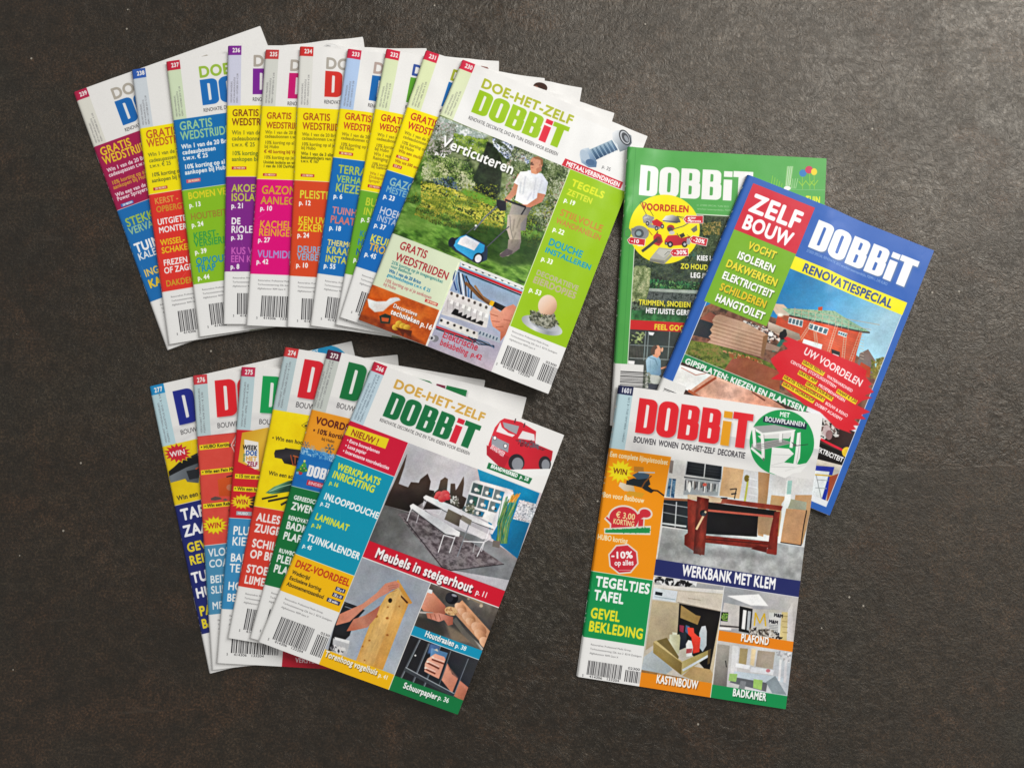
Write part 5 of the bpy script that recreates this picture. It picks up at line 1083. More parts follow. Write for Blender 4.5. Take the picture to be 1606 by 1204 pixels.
    s.line([(530, 970), (580, 955)], 14, 'd49c80'); s.ell(540, 808, 9, 20, 'dca88c', 10); s.poly([(425, 1020), (510, 1030), (560, 1080), (500, 1110), (380, 1080)], 'b8beb8'); s.poly([(250, 900), (305, 905), (300, 935), (248, 930)], 'e4e4e4'); s.leaves([(380, 990), (430, 1000), (440, 1150), (370, 1130)], 90, 16, ('c8c8c0', '8c9088', '5c6858'), 6); s.poly([(420, 1100), (510, 1105), (500, 1160), (420, 1150)], '4c5058')
    s.endphoto()
    # price patch on the spine
    s.rect(0, s.v(130, 925), s.u(382, 935), 300, 'ecebe9'); s.barcode(s.u(182, 990), s.v(182, 990), 26, 60, vertical=True)
    s.rect(0, s.v(130, 925), 7, 300, 'e4e3e0')
    # yellow disc
    s.z(*FO); s.ell(588, 848, 318, 312, 'fff018', 0, n=64)
    s.text('VOORDELEN', 382, 672, 58, 'c83420', w=432, bold=2)
    s.line([(365, 610), (430, 720), (470, 770)], 5, '5c4c28'); s.line([(370, 605), (420, 612), (490, 730)], 5, '5c4c28')
    s.poly([(390, 740), (420, 710), (500, 740), (480, 800), (400, 790)], s.tex(16, 3, 'b4b4b8', '8c8c90', 'd4d4d8')); s.poly([(475, 775), (520, 755), (575, 790), (560, 830), (500, 830)], 'd02c34'); s.poly([(430, 790), (560, 830), (540, 850), (440, 830)], '9c9ca4')
    for x, y in ((436, 795), (518, 840), (570, 822)): s.ell(x, y, 16, 22, '38343c'); s.ell(x, y, 8, 11, 'b8b8c0')
    s.poly([(570, 765), (600, 728), (660, 718), (715, 738), (735, 780), (700, 795), (600, 785)], s.grad((600, 730), (680, 790), 'f4f4f4', 'b8b8b8', '5c5c5c')); s.line([(575, 772), (730, 785)], 8, '44444c'); s.line([(700, 730), (780, 745)], 5, '4c4c4c')
    s.ell(645, 838, 34, 30, 'b03838'); s.ell(640, 850, 24, 22, '4c4848'); s.ell(655, 880, 26, 18, 'd4d0cc'); s.line([(660, 850), (760, 820), (860, 760)], 9, '6c6458'); s.poly([(825, 850), (878, 812), (884, 860), (850, 880)], '6c6c68')
    s.ell(370, 880, 80, 64, '8c9094', 10); s.ell(362, 884, 42, 40, '4c5458'); s.ell(358, 884, 24, 22, '94aab0'); s.line([(295, 850), (330, 850)], 26, '7c8084'); s.line([(440, 850), (480, 900)], 10, 'c88c20')
    s.ell(258, 880, 32, 42, '607068'); s.ell(258, 880, 28, 38, '52a650')
    s.poly([(490, 910), (520, 880), (560, 900), (575, 960), (540, 1000), (490, 980)], 'c83038'); s.ell(535, 945, 28, 32, '7c2c30'); s.line([(520, 940), (450, 1000), (390, 1045)], 26, '3c3c40'); s.line([(520, 885), (530, 870)], 9, '2c2c2c')
    s.poly([(590, 950), (620, 905), (700, 900), (740, 930), (820, 910), (810, 960), (760, 990), (640, 1000), (590, 980)], s.grad((600, 910), (780, 990), 'dc3440', 'a8202c')); s.poly([(720, 900), (760, 880), (775, 910), (740, 930)], '2c2c30'); s.line([(700, 885), (720, 915)], 6, '2c2c30')
    for x, y, r in ((640, 985, 26), (770, 985, 26), (605, 975, 14)): s.ell(x, y, r, r*1.1, '26262c'); s.ell(x, y, r*.45, r*.5, 'c8c8cc')
    s.poly([(790, 930), (830, 935), (815, 990), (785, 985)], 'a8acb0'); s.poly([(500, 1060), (540, 1012), (680, 1030), (590, 1130), (460, 1110)], 'b4b4ac'); s.poly([(515, 1060), (545, 1024), (650, 1040), (580, 1105)], 'c8c8c0'); s.poly([(460, 1110), (590, 1130), (585, 1165), (455, 1135)], '8c8c86'); s.line([(460, 1125), (588, 1150)], 4, '6c6c68'); s.poly([(590, 1130), (690, 1030), (690, 1060), (585, 1165)], '9c9c96')
    def tag(x, y, w, h, r, t, tw):
        c, sn = math.cos(r), math.sin(r); P = [(0, h/2), (26, 0), (w, 0), (w, h), (26, h)]
        for g, col in ((5, 'f4ece8'), (0, 'd02838')):
            s.poly([(x+(px+(g if px > 30 else -g))*c-(py+(g if py > h/2 else -g if py < h/2 else 0))*sn, y+(px+(g if px > 30 else -g))*sn+(py+(g if py > h/2 else -g if py < h/2 else 0))*c) for px, py in P], col)
        s.ell(x+18*c-h/2*sn, y+18*sn+h/2*c, 5, 5, 'f8f8f8'); s.text(t, x+34*c-h*.78*sn, y+34*sn+h*.78*c, h*.58, 'ffffff', w=tw, bold=2, rot=r-.06)
    s.line([(700, 730), (770, 760)], 4, '4c4c48'); s.line([(790, 900), (830, 925)], 4, '4c4c48'); s.line([(590, 1080), (620, 1050), (660, 1060)], 4, '4c4c48')
    tag(762, 728, 172, 62, .02, '5', 34); s.text('jaar', 826, 752, 20, 'ffffff', w=46, bold=1); s.text('garantie', 822, 780, 18, 'ffffff', w=96, bold=1)
    tag(822, 905, 156, 62, .22, '-20%', 106); tag(640, 1030, 158, 62, -.03, '-30%', 116); tag(262, 915, 156, 56, .16, '-10', 72); s.text('euro', 348, 998, 18, 'ffffff', w=48, bold=1)
    # top right flowers and the word behind the blue issue
    s.z(*FQ)
    for k in range(7): s.line([(610+k*5, 245), (622+k*6, 122)], 3.5, 'e8f0e0' if k % 2 else 'a4d088')
    s.ell(622, 260, 22, 14, 'f0f0ec'); s.ell(720, 166, 23, 23, '2c7cc0'); s.ell(758, 145, 24, 24, 'cc2c58'); s.ell(790, 158, 19, 22, 'f0d428')
    for x, y in ((716, 190), (762, 170), (790, 178)): s.line([(x, y), (x+2, 268)], 3, '9ccc3c'); s.line([(x, 245), (x-22, 218)], 5, '9ccc3c'); s.line([(x, 245), (x+24, 212)], 5, '9ccc3c')
    for k in range(5): s.line([(520+k*16, 250), (530+k*15, 180+k*12)], 4, '8cc840')
    for k in range(4): s.line([(650+k*8, 262), (640+k*16, 200)], 3, 'c4e0b0')
    s.line([(640, 268), (868, 274)], 2.5, '8cc48c'); s.text('TUIN', 738, 352, 42, 'e4e838', w=92, bold=2)

def cover_bs(s):
    s.rect(0, 0, 210, 300, '2c62b8'); s.rect(0, 0, 3, 300, '2a5cae'); s.rect(7.6, 0, 7.9, 300, '2858a8')
    s.z(*FQ)
    uq = s.u(660, 685); vz = s.v(285, 520)
    u0 = s.u(285, 520); vtop = s.v(400, 228)
    # picture of the house
    s.z(*FR); ub = s.u(1500, 610); up = s.u(198, 330); vg0 = s.v(185, 332); vg1 = s.v(172, 375)
    s.z(*FQ); vy0 = s.v(665, 690); vy1 = s.v(640, 770); uy1 = s.u(1375, 985)
    s.rect(up-.6, vy0, uy1-1+.6, 290, 'e8ecf0')
    s.clip = (up, vy0, uy1-1, vg0)
    s.rect(0, 0, 210, 300, s.grad((700, 780), (1100, 1200), '1878b4', '4aa0d0', 'a4cfe2'))
    s.z(*FR)
    s.poly([(150, 100), (420, -40), (1200, 200), (1700, 560), (1500, 900), (800, 700), (160, 380)], s.tex(60, 4, '6c4434', '8c6450', '4c3c34'))
    s.poly([(1480, 300), (1530, 380), (1520, 470), (1400, 440), (1420, 330)], '7c6c68'); s.poly([(1430, 390), (1500, 430), (1490, 500), (1400, 480)], 'b0482c'); s.leaves([(1500, 380), (1620, 350), (1600, 520), (1500, 500)], 260, 12, ('a08c3c', '7c7434', '5c6430'), 3)
    brick = s.tex(50, 5, gr=s.grad((850, 50), (1400, 400), 'c04c2e', 'd8603c', 'c85434'), amt=.12)
    s.poly([(850, 20), (920, 60), (1440, 180), (1400, 320), (1370, 470), (1230, 410), (1000, 260), (820, 150)], brick)
    for k in range(24):                                # brick courses
        y = 60+k*17; s.line([(870, y-10), (1400, y+170)], 1.3, '9c3e28', al=.7)
    s.poly([(790, 10), (860, 0), (950, 60), (900, 110), (850, 70)], 'a8583c'); s.poly([(780, -20), (880, -10), (930, 40), (920, 70), (830, 60)], 'c8b8a8')
    s.poly([(870, 15), (1240, 35), (1490, 178), (1430, 178), (1000, 80), (930, 65)], s.tex(14, 6, '7caa90', '9cc0a4', '5c8c74')); s.line([(920, 68), (1440, 180), (1490, 184)], 11, '4c3c38')
    for k in range(9): s.line([(960+k*48, 10+k*12), (955+k*48, 75+k*12)], 3, 'c8b098'); 
    s.line([(950, 20), (1560, 130)], 3, 'c0a890'); s.line([(950, 45), (1500, 165)], 3, 'b8a088'); s.poly([(1120, 10), (1152, 5), (1150, 32), (1122, 34)], 'b85c40')
    for P in (((918, 78), (1018, 100), (1010, 150), (910, 122)), ((1060, 118), (1195, 160), (1180, 205), (1052, 160)), ((1270, 172), (1335, 190), (1325, 220), (1262, 198))):
        s.poly(P, 'e8e4e0'); (ax, ay), (bx, by), (cx, cy), (dx, dy) = P
        for k in range(4):
            a, b = (k+.12)/4, (k+.86)/4
            s.poly([(ax+(bx-ax)*a, ay+(by-ay)*a+6), (ax+(bx-ax)*b, ay+(by-ay)*b+6), (dx+(cx-dx)*b, dy+(cy-dy)*b-6), (dx+(cx-dx)*a, dy+(cy-dy)*a-6)], '5c7078')
    s.poly([(1020, 230), (1150, 270), (1140, 310), (1010, 260)], 'e8e4e0'); s.poly([(1215, 300), (1280, 320), (1270, 420), (1225, 400)], '3c3430'); s.poly([(1225, 330), (1272, 345), (1268, 380), (1222, 365)], 'e4e0dc')
    for (a, b) in (((1085, 90), (985, 240)), ((1250, 120), (1180, 330)), ((1090, 180), (1100, 270)), ((1420, 180), (1340, 400)), ((1310, 200), (1290, 400))):
        s.line([a, b], 3, 'd0b8a0'); s.line([(a[0]+18, a[1]), (b[0]+18, b[1])], 3, 'd0b8a0')
        for k in range(12): t = k/12; s.line([(a[0]+(b[0]-a[0])*t, a[1]+(b[1]-a[1])*t), (a[0]+18+(b[0]-a[0])*t, a[1]+(b[1]-a[1])*t)], 2, 'd8c4b0')
    for k in range(9): s.line([(1415+k*1, 185+k*22), (1450, 195+k*22)], 3, 'c8b8a8')
    s.ell(858, 64, 22, 12, 'f4ece0', soft=3); s.poly([(790, 150), (880, 190), (985, 230), (970, 260), (770, 170), (775, 130)], 'b8a090')
    s.leaves([(600, 100), (780, 160), (860, 240), (780, 250), (620, 180)], 420, 12, ('6c3c2c', '3c302c', 'a08074', 'd8d0c8', '4c4440'), 4); s.poly([(780, 180), (810, 190), (800, 215), (770, 205)], 'f0f0ec')
    # worker
    s.poly([(775, 110), (990, 195), (1000, 235), (960, 240), (770, 165)], s.grad((800, 120), (790, 190), 'c8b4a4', '94806f'))
    s.poly([(855, 185), (880, 172), (900, 180), (905, 200), (890, 230), (865, 240), (848, 215)], '1e1c20'); s.poly([(860, 235), (890, 235), (870, 270), (820, 322), (798, 318), (830, 280)], '2c6c60'); s.ell(888, 174, 12, 11, '2a2020'); s.poly([(765, 255), (860, 290), (840, 320), (740, 300)], '9c8070')
    # lawn, boards, path
    s.poly([(240, 240), (430, 270), (700, 360), (860, 430), (830, 500), (760, 560), (190, 335)], s.tex(24, 6, '4a5428', '66702c', '7c7c38')); s.leaves([(240, 250), (430, 275), (560, 380), (420, 430), (200, 340)], 900, 9, ('3c4824', '5c6c2c', '7c843c', '8c7c44'), 8); s.leaves([(460, 310), (720, 380), (800, 460), (740, 480), (520, 370)], 220, 12, ('b86c3c', '9c5430', 'd0946c', '7c5c34'), 9)
    s.poly([(520, 370), (620, 360), (860, 460), (850, 600), (560, 500), (450, 470)], s.tex(80, 5, '8c4c34', '9c5c40')); s.poly([(290, 70), (420, 120), (370, 230), (240, 200)], '34363a'); s.poly([(370, 40), (420, 70), (560, 150), (420, 130), (300, 90)], '8c5444')
    s.poly([(410, 65), (440, 60), (600, 110), (770, 200), (735, 360), (560, 310), (350, 255), (380, 230), (360, 215), (385, 190), (370, 165), (395, 130), (385, 100)], s.grad((450, 80), (600, 330), 'b08c74', 'c4a086', 'b08a70'))
    for k in range(12): s.line([(392-k*2, 98+k*13), (762-k*3, 212+k*12)], 3, '94705a' if k % 2 else 'd0ae94')
    s.poly([(740, 210), (775, 200), (740, 365), (720, 350)], '8c684c')
    s.endphoto()
    # lower pictures
    s.z(*FR); ur2 = s.u(1500, 610)
    s.clip = (up, vg1, uy1-1, 284); s.rect(0, 0, 210, 300, '48302a')
    s.poly([(165, 410), (380, 480), (240, 600), (90, 540)], 'ecebe8'); s.line([(170, 430), (270, 482), (340, 470)], 5, 'c08070')
    s.poly([(380, 480), (780, 640), (900, 720), (300, 640), (230, 590)], s.tex(50, 7, gr=s.grad((350, 500), (700, 680), 'd09c84', 'e0b4a0', 'c88c74'), amt=.25)); s.line([(410, 500), (260, 600)], 16, 'a8583c'); s.line([(220, 590), (300, 640)], 18, 'a85c3c'); s.line([(660, 600), (750, 660)], 10, '7c4434')
    s.poly([(900, 640), (1150, 740), (1420, 860), (1330, 1010), (1130, 940), (1040, 720)], '3a2420'); s.leaves([(1050, 700), (1260, 800), (1270, 900), (1130, 940)], 220, 22, ('2a1c1c', '8c7c78', '1c1818', 'd0c8c4', '5c4440'), 4); s.ell(1180, 870, 30, 40, 'b8a4a4'); s.ell(1200, 900, 26, 34, '8c6c6c')
    s.poly([(1100, 940), (1380, 1050), (1340, 1140), (1090, 1060)], '1c1614'); s.poly([(1090, 1060), (1330, 1120), (1290, 1204), (1100, 1204)], 'c8c0b4')
    s.line([(1140, 930), (1310, 1010)], 16, 'c42838'); s.ell(1330, 1020, 34, 36, 'dcb830')
    s.z(*FS); s.poly([(1430, 540), (1620, 600), (1600, 800), (1520, 860), (1410, 780)], 'b4acA4'.lower()); s.poly([(1430, 560), (1560, 570), (1500, 790), (1400, 770)], '2c3c9c'); s.poly([(1430, 590), (1530, 600), (1480, 770), (1400, 750)], 'd0d4d8'); s.line([(1440, 618), (1570, 628)], 8, 'c8a840'); s.poly([(1530, 630), (1590, 610), (1560, 720), (1510, 790)], '9c4c34')
    s.line([(1450, 650), (1520, 655)], 5, 'a0a4a8'); s.line([(1440, 700), (1510, 705)], 5, 'a0a4a8'); s.line([(1445, 620), (1480, 780)], 4, '8c9094')
    s.endphoto(); s.z(*FR)
    s.text('ELEKTRICITEIT', 1298, 1090, 32, 'ffffff', w=230, bold=2, align='r', shadow='000000')
    # green caption
    s.rect(up, vg0, s.u(1050, 690), vg1+2, '1e8a50'); s.rect(up, vg0-.5, s.u(1050, 690), vg0, 'e8ece8')
    s.text('GIPSPLATEN: KIEZEN EN PLAATSEN', 192, 398, 38, 'f4f6f4', w=888, bold=2)
    # red brush mark
    rg = np.random.default_rng(5)
    P = [(905, 215), (1020, 262), (1200, 325), (1400, 400), (1470, 450), (1460, 490), (1505, 545), (1480, 560), (1520, 600), (1455, 625), (1510, 640), (1440, 660), (1400, 690), (1495, 740), (1430, 760), (1465, 790), (1380, 790), (1420, 830), (1375, 835), (1395, 860), (1345, 870), (1365, 890), (1250, 850), (1130, 740), (1020, 690), (930, 610), (860, 550), (880, 520), (790, 510), (850, 470), (800, 400), (790, 370), (850, 320), (910, 300), (870, 260), (910, 250), (880, 225)]
    s.poly(P, 'd8202e', soft=1)
    RT = .126; s.text('UW VOORDELEN', 1015, 332, 50, 'fbecec', w=470, bold=1, rot=RT)
    def hl(x, y, w, t, tw):
        dx, dy = math.cos(.532), math.sin(.532)
        s.poly([(x+26*dy, y-26*dx), (x+w*dx+26*dy, y+w*dy-26*dx), (x+w*dx-7*dy, y+w*dy+7*dx), (x-7*dy, y+7*dx)], 'f2dc1c')
        s.text(t, x+4, y, 20, '7c4818', w=tw, bold=1, rot=RT)
    for t, x, y, w in (('WATERHARDHEID', 1180, 497, 212), ('CENTRAAL STOFZUIGSYSTEEM', 926, 394, 366), ('PROEFBEHANGEN', 1118, 560, 222), ('BOUW & RENO', 1168, 684, 186), ('DOBBIT ACADEMY', 1094, 690, 226)):
        s.text(t, x, y, 20, 'f8e0e0', w=w, bold=1, rot=RT)
    for t, x, y, w in (('GRATIS TESTKIT', 1008, 398, 172), ('VANAF € 7,50', 1252, 598, 165), ('GRATIS APP', 978, 470, 148), ('GRATIS DOE-BOEK', 1030, 548, 222), ('GRATIS TOEGANGSKAART', 874, 502, 330), ('GRATIS WORKSHOP', 868, 548, 252)): hl(x, y, w, t, w-8)
    # yellow title bar
    s.rect(uq, vy0, uy1, vy1, 'fff018'); s.z(*FQ); s.text('RENOVATIESPECIAL', 706, 782, 52, '2c4c8c', w=618, bold=2)
    s.bg = '2c62b8'; s.logo(745, 632, 188, 'f8f8f8', 'f8f8f8', w=3.66, relief=True); s.bg = 'f1f0ee'
    s.text('273E03 SPECIAL RENOVATIE 2015 verschijnt tweemaandelijks, P209911, 3,95 EURO', 735, 662, 17, 'a8c0e8', w=560, bold=0)
    # red and green boxes
    s.rect(u0, vtop, uq+1.2, vz, 'd4283c'); s.text('ZELF', 375, 400, 112, 'ffffff', w=340, bold=2, cond=1); s.text('BOUW', 330, 508, 88, 'ffffff', w=330, bold=2)
    vh2 = s.v(95, 970); s.rect(u0, vz, uq+1.2, vh2, '7cb428')
    for t, x, y, w, c in (('VOCHT', 368, 640, 186, 'f2e038'), ('ISOLEREN', 300, 700, 252, 'ffffff'), ('DAKWERKEN', 230, 752, 344, 'f2e038'), ('ELEKTRICITEIT', 206, 826, 342, 'ffffff'), ('SCHILDEREN', 190, 900, 312, 'e8c828'), ('HANGTOILET', 162, 968, 328, 'ffffff')):
        s.text(t, x, y, 46, c, w=w, bold=2, shadow='3c5c10')
    s.z(*FP); s.rect(0, s.v(540, 1045), s.u(755, 1110), 300, 'eaeae8'); s.barcode(s.u(555, 1140), s.v(555, 1140), 26, 60, vertical=True, seed=8)

# ================================================================ the floor
def nodes_of(name):
    m = bpy.data.materials.new(name); m.use_nodes = True
    nt = m.node_tree; return m, nt, nt.nodes['Principled BSDF']
def N(nt, kind, **kw):
    n = nt.nodes.new(kind)
    for k, v in kw.items():
        if k in n.inputs: n.inputs[k].default_value = v
        else: setattr(n, k, v)
    return n
def ramp(nt, src, stops):
    r = nt.nodes.new('ShaderNodeValToRGB'); nt.links.new(src, r.inputs['Fac'])
    el = r.color_ramp.elements
    while len(el) < len(stops): el.new(.5)
    for e, (p, c) in zip(el, stops): e.position = p; e.color = (*c, 1) if len(c) == 3 else c
    return r.outputs['Color']

def floor_material():
    m, nt, b = nodes_of('stone_look_floor'); L = nt.links.new
    tc = N(nt, 'ShaderNodeTexCoord'); P = tc.outputs['Object']
    def noise(scale, detail=6, rough=.6, dist=0., vec=P):
        n = N(nt, 'ShaderNodeTexNoise', Scale=scale, Detail=detail, Roughness=rough, Distortion=dist); L(vec, n.inputs['Vector']); return n.outputs['Fac']
    def mix(kind, f, a, c):
        x = nt.nodes.new('ShaderNodeMix'); x.data_type = 'RGBA'; x.blend_type = kind
        for s, v in ((0, f), (6, a), (7, c)):
            if isinstance(v, (float, int)): x.inputs[s].default_value = v
            elif isinstance(v, tuple): x.inputs[s].default_value = (*v, 1)
            else: L(v, x.inputs[s])
        return x.outputs[2]
    clouds = ramp(nt, noise(5.5, 7, .62, .6), [(.30, (0.0050, 0.0034, 0.0023)), (.46, (0.0094, 0.0064, 0.0043)), (.58, (0.0130, 0.0090, 0.0060)), (.72, (0.0215, 0.0152, 0.0102))])
    rust = ramp(nt, noise(9, 5, .6, 1.2), [(.50, (0, 0, 0)), (.68, (1, 1, 1))])
    c = mix('MIX', rust, clouds, (0.0230, 0.0120, 0.0066))
    c = mix('MIX', .8, clouds, c)
    cool = ramp(nt, noise(4.2, 5, .6, .4), [(.52, (0, 0, 0)), (.7, (1, 1, 1))])
    c = mix('MIX', cool, c, (0.0087, 0.0087, 0.0068))
    grain = ramp(nt, noise(420, 4, .7), [(.36, (.15, .14, .13)), (.50, (.95, .95, .95)), (.64, (2.9, 2.75, 2.5))])
    c = mix('MULTIPLY', 1., c, grain)
    mid = ramp(nt, noise(70, 5, .7, .5), [(.34, (.40, .40, .40)), (.66, (1.9, 1.85, 1.75))])
    c = mix('MULTIPLY', 1., c, mid)
    # rare light flecks
    v = N(nt, 'ShaderNodeTexVoronoi', Scale=70.); L(P, v.inputs['Vector'])
    dot = N(nt, 'ShaderNodeMath', operation='LESS_THAN'); L(v.outputs['Distance'], dot.inputs[0]); dot.inputs[1].default_value = .075
    sel = N(nt, 'ShaderNodeMath', operation='GREATER_THAN'); sep = N(nt, 'ShaderNodeSeparateColor'); L(v.outputs['Color'], sep.inputs[0]); L(sep.outputs[0], sel.inputs[0]); sel.inputs[1].default_value = .93
    f = N(nt, 'ShaderNodeMath', operation='MULTIPLY'); L(dot.outputs[0], f.inputs[0]); L(sel.outputs[0], f.inputs[1])
    c = mix('MIX', f.outputs[0], c, (.34, .31, .26))
    # the pressed pattern of the boards meets along a fine ridge
    sx = N(nt, 'ShaderNodeSeparateXYZ'); L(P, sx.inputs[0])
    def lin(a_, b_, c_):          # a x + b y + c
        u_ = N(nt, 'ShaderNodeMath', operation='MULTIPLY'); L(sx.outputs[0], u_.inputs[0]); u_.inputs[1].default_value = a_
        v_ = N(nt, 'ShaderNodeMath', operation='MULTIPLY_ADD'); L(sx.outputs[1], v_.inputs[0]); v_.inputs[1].default_value = b_; L(u_.outputs[0], v_.inputs[2])
        w_ = N(nt, 'ShaderNodeMath', operation='ADD'); L(v_.outputs[0], w_.inputs[0]); w_.inputs[1].default_value = c_; return w_.outputs[0]
    wob = N(nt, 'ShaderNodeMath', operation='MULTIPLY_ADD'); L(noise(30, 4, .7), wob.inputs[0]); wob.inputs[1].default_value = .006; L(lin(-.055, 1, .0472-.003), wob.inputs[2])
    ab = N(nt, 'ShaderNodeMath', operation='ABSOLUTE'); L(wob.outputs[0], ab.inputs[0])
    rg_ = N(nt, 'ShaderNodeMapRange'); L(ab.outputs[0], rg_.inputs[0]); rg_.inputs[1].default_value = .0; rg_.inputs[2].default_value = .0011; rg_.inputs[3].default_value = 1; rg_.inputs[4].default_value = 0
    east = N(nt, 'ShaderNodeMapRange'); L(sx.outputs[0], east.inputs[0]); east.inputs[1].default_value = .25; east.inputs[2].default_value = .42; east.inputs[3].default_value = 0; east.inputs[4].default_value = 1
    rd = N(nt, 'ShaderNodeMath', operation='MULTIPLY'); L(rg_.outputs[0], rd.inputs[0]); L(east.outputs[0], rd.inputs[1])
    rdc = N(nt, 'ShaderNodeMath', operation='MULTIPLY'); L(rd.outputs[0], rdc.inputs[0]); rdc.inputs[1].default_value = .55
    c = mix('MIX', rdc.outputs[0], c, (.075, .06, .048))
    south = N(nt, 'ShaderNodeMapRange'); L(wob.outputs[0], south.inputs[0]); south.inputs[1].default_value = -.001; south.inputs[2].default_value = .001; south.inputs[3].default_value = 1; south.inputs[4].default_value = 0
    plate = N(nt, 'ShaderNodeMath', operation='MULTIPLY'); L(south.outputs[0], plate.inputs[0]); L(east.outputs[0], plate.inputs[1])
    # faint scuffs: thin bands of a stretched noise
    def scuffs(rot, sx, sy, sc, lo):
        m2 = N(nt, 'ShaderNodeMapping'); m2.inputs['Rotation'].default_value = (0, 0, rot); m2.inputs['Scale'].default_value = (sx, sy, 1); L(P, m2.inputs['Vector'])
        return ramp(nt, noise(sc, 2, .5, .3, m2.outputs[0]), [(lo, (0, 0, 0)), (lo+.006, (1, 1, 1)), (lo+.012, (0, 0, 0))])
    gate = ramp(nt, noise(7, 3, .6), [(.52, (0, 0, 0)), (.62, (1, 1, 1))])
    for rot, sx, sy, sc, lo in ((.1, 1, 14, 2.2, .60), (1.45, 1, 16, 2.6, .63), (.8, 1, 12, 1.9, .655)):
        k_ = mix('MULTIPLY', 1., scuffs(rot, sx, sy, sc, lo), gate); x_ = N(nt, 'ShaderNodeMath', operation='MULTIPLY'); L(k_, x_.inputs[0]); x_.inputs[1].default_value = .33
        c = mix('MIX', x_.outputs[0], c, (.085, .07, .055))
    L(c, b.inputs['Base Color'])
    r = ramp(nt, noise(7, 6, .68, .8), [(.32, (.31, .31, .31)), (.68, (.44, .44, .44))]); r = mix('MIX', plate.outputs[0], r, (.56, .56, .56)); L(r, b.inputs['Roughness'])
    b.inputs['Specular IOR Level'].default_value = .74
    b.inputs['Specular Tint'].default_value = (1.0, .915, .80, 1)
    mp = N(nt, 'ShaderNodeMapping'); mp.inputs['Rotation'].default_value = (0, 0, .35); mp.inputs['Scale'].default_value = (1.5, .8, 1); L(P, mp.inputs['Vector'])
    h1 = noise(300, 5, .72, 1.1, mp.outputs[0]); h2 = noise(95, 5, .7, 2.2); h3 = noise(17, 4, .6, 1.); patch = ramp(nt, noise(12, 4, .6), [(.35, (.35, .35, .35)), (.65, (1.25, 1.25, 1.25))])
    w = N(nt, 'ShaderNodeMath', operation='MULTIPLY'); L(h1, w.inputs[0]); L(patch, w.inputs[1])
    a = N(nt, 'ShaderNodeMath', operation='MULTIPLY_ADD'); L(h2, a.inputs[0]); a.inputs[1].default_value = 1.9; L(w.outputs[0], a.inputs[2])
    a2 = N(nt, 'ShaderNodeMath', operation='MULTIPLY_ADD'); L(h3, a2.inputs[0]); a2.inputs[1].default_value = 2.0; L(a.outputs[0], a2.inputs[2]); a = a2
    bp = N(nt, 'ShaderNodeBump', Strength=.5, Distance=.0014); L(a.outputs[0], bp.inputs['Height']); L(bp.outputs['Normal'], b.inputs['Normal'])
    return m

def mesh_obj(name, verts, faces, mats, parent=None, uv=None, mi=None, smooth=True):
    me = bpy.data.meshes.new(name); me.from_pydata([tuple(v) for v in verts], [], [tuple(f) for f in faces])
    for m in (mats if isinstance(mats, (list, tuple)) else [mats]): me.materials.append(m)
    if smooth: me.polygons.foreach_set('use_smooth', [True]*len(faces))
    if mi is not None: me.polygons.foreach_set('material_index', mi)
    if uv is not None:
        l = me.uv_layers.new(name='print'); idx = np.zeros(len(me.loops), np.int32); me.loops.foreach_get('vertex_index', idx)
        l.data.foreach_set('uv', np.asarray(uv, np.float32)[idx].ravel())
    me.update()
    o = bpy.data.objects.new(name, me); scene.collection.objects.link(o)
    if parent is not None: o.parent = parent
    return o

G = 2.6
floor = mesh_obj('floor', [(-G, -G, 0), (G, -G, 0), (G, G, 0), (-G, G, 0), (-G, -G, -.02), (G, -G, -.02), (G, G, -.02), (-G, G, -.02)],
                 [(0, 1, 2, 3), (7, 6, 5, 4), (0, 4, 5, 1), (1, 5, 6, 2), (2, 6, 7, 3), (3, 7, 4, 0)], floor_material(), smooth=False)
floor['kind'] = 'structure'

# ============================================================ the magazines
# corners of the top cover (top left, top right, bottom right, bottom left), measured on the photograph
QUADS = {
    '239': ((115.0, 145.0), (408.0, 41.0), (561.0, 437.6), (262.0, 549.0)),
    '238': ((206.0, 110.0), (514.7, 63.0), (581.1, 487.6), (264.0, 540.0)),
    '237': ((260.0, 97.0), (569.0, 58.0), (629.7, 484.7), (312.0, 528.0)),
    '236': ((357.0, 72.0), (669.0, 76.0), (671.5, 510.2), (350.0, 508.0)),
    '235': ((416.0, 78.0), (726.9, 91.4), (706.5, 524.4), (386.0, 510.0)),
    '234': ((470.0, 73.0), (782.6, 96.0), (772.2, 534.0), (450.0, 512.0)),
    '233': ((545.4, 76.7), (854.6, 123.0), (805.3, 557.0), (486.4, 510.0)),
    '232': ((606.0, 76.7), (912.8, 138.0), (842.2, 571.4), (525.8, 508.5)),
    '231': ((668.0, 79.0), (963.7, 177.5), (837.1, 599.3), (532.5, 496.8)),
    '230': ((725.0, 93.5), (1015.8, 213.8), (860.0, 617.5), (561.8, 501.0)),
    '277': ((234.0, 606.0), (545.6, 531.0), (647.8, 974.6), (328.0, 1056.0)),
    '276': ((302.0, 589.0), (623.4, 556.0), (663.1, 1013.2), (332.0, 1050.0)),
    '275': ((378.4, 575.0), (699.3, 592.8), (670.5, 1056.3), (339.3, 1039.0)),
    '274': ((447.0, 544.0), (761.0, 596.0), (681.0, 1053.2), (356.8, 999.6)),
    '273': ((513.7, 547.5), (826.0, 623.0), (713.8, 1078.2), (391.6, 999.6)),
    '266': ((586.5, 566.5), (884.8, 682.0), (718.0, 1120.0), (405.0, 1005.7)),
    'gs': ((984.5, 230.0), (1296.3, 248.7), (1278.8, 685.3), (957.4, 667.0)),
    'bs': ((1172.7, 273.6), (1465.0, 393.0), (1301.3, 808.0), (1001.0, 682.9)),
    '1601': ((971.0, 603.7), (1290.8, 649.8), (1232.4, 1111.6), (905.0, 1060.5)),
}
THICK = {'gs': 4.2, 'bs': 4.2, '230': 2.9, '266': 2.9, '1601': 3.0}
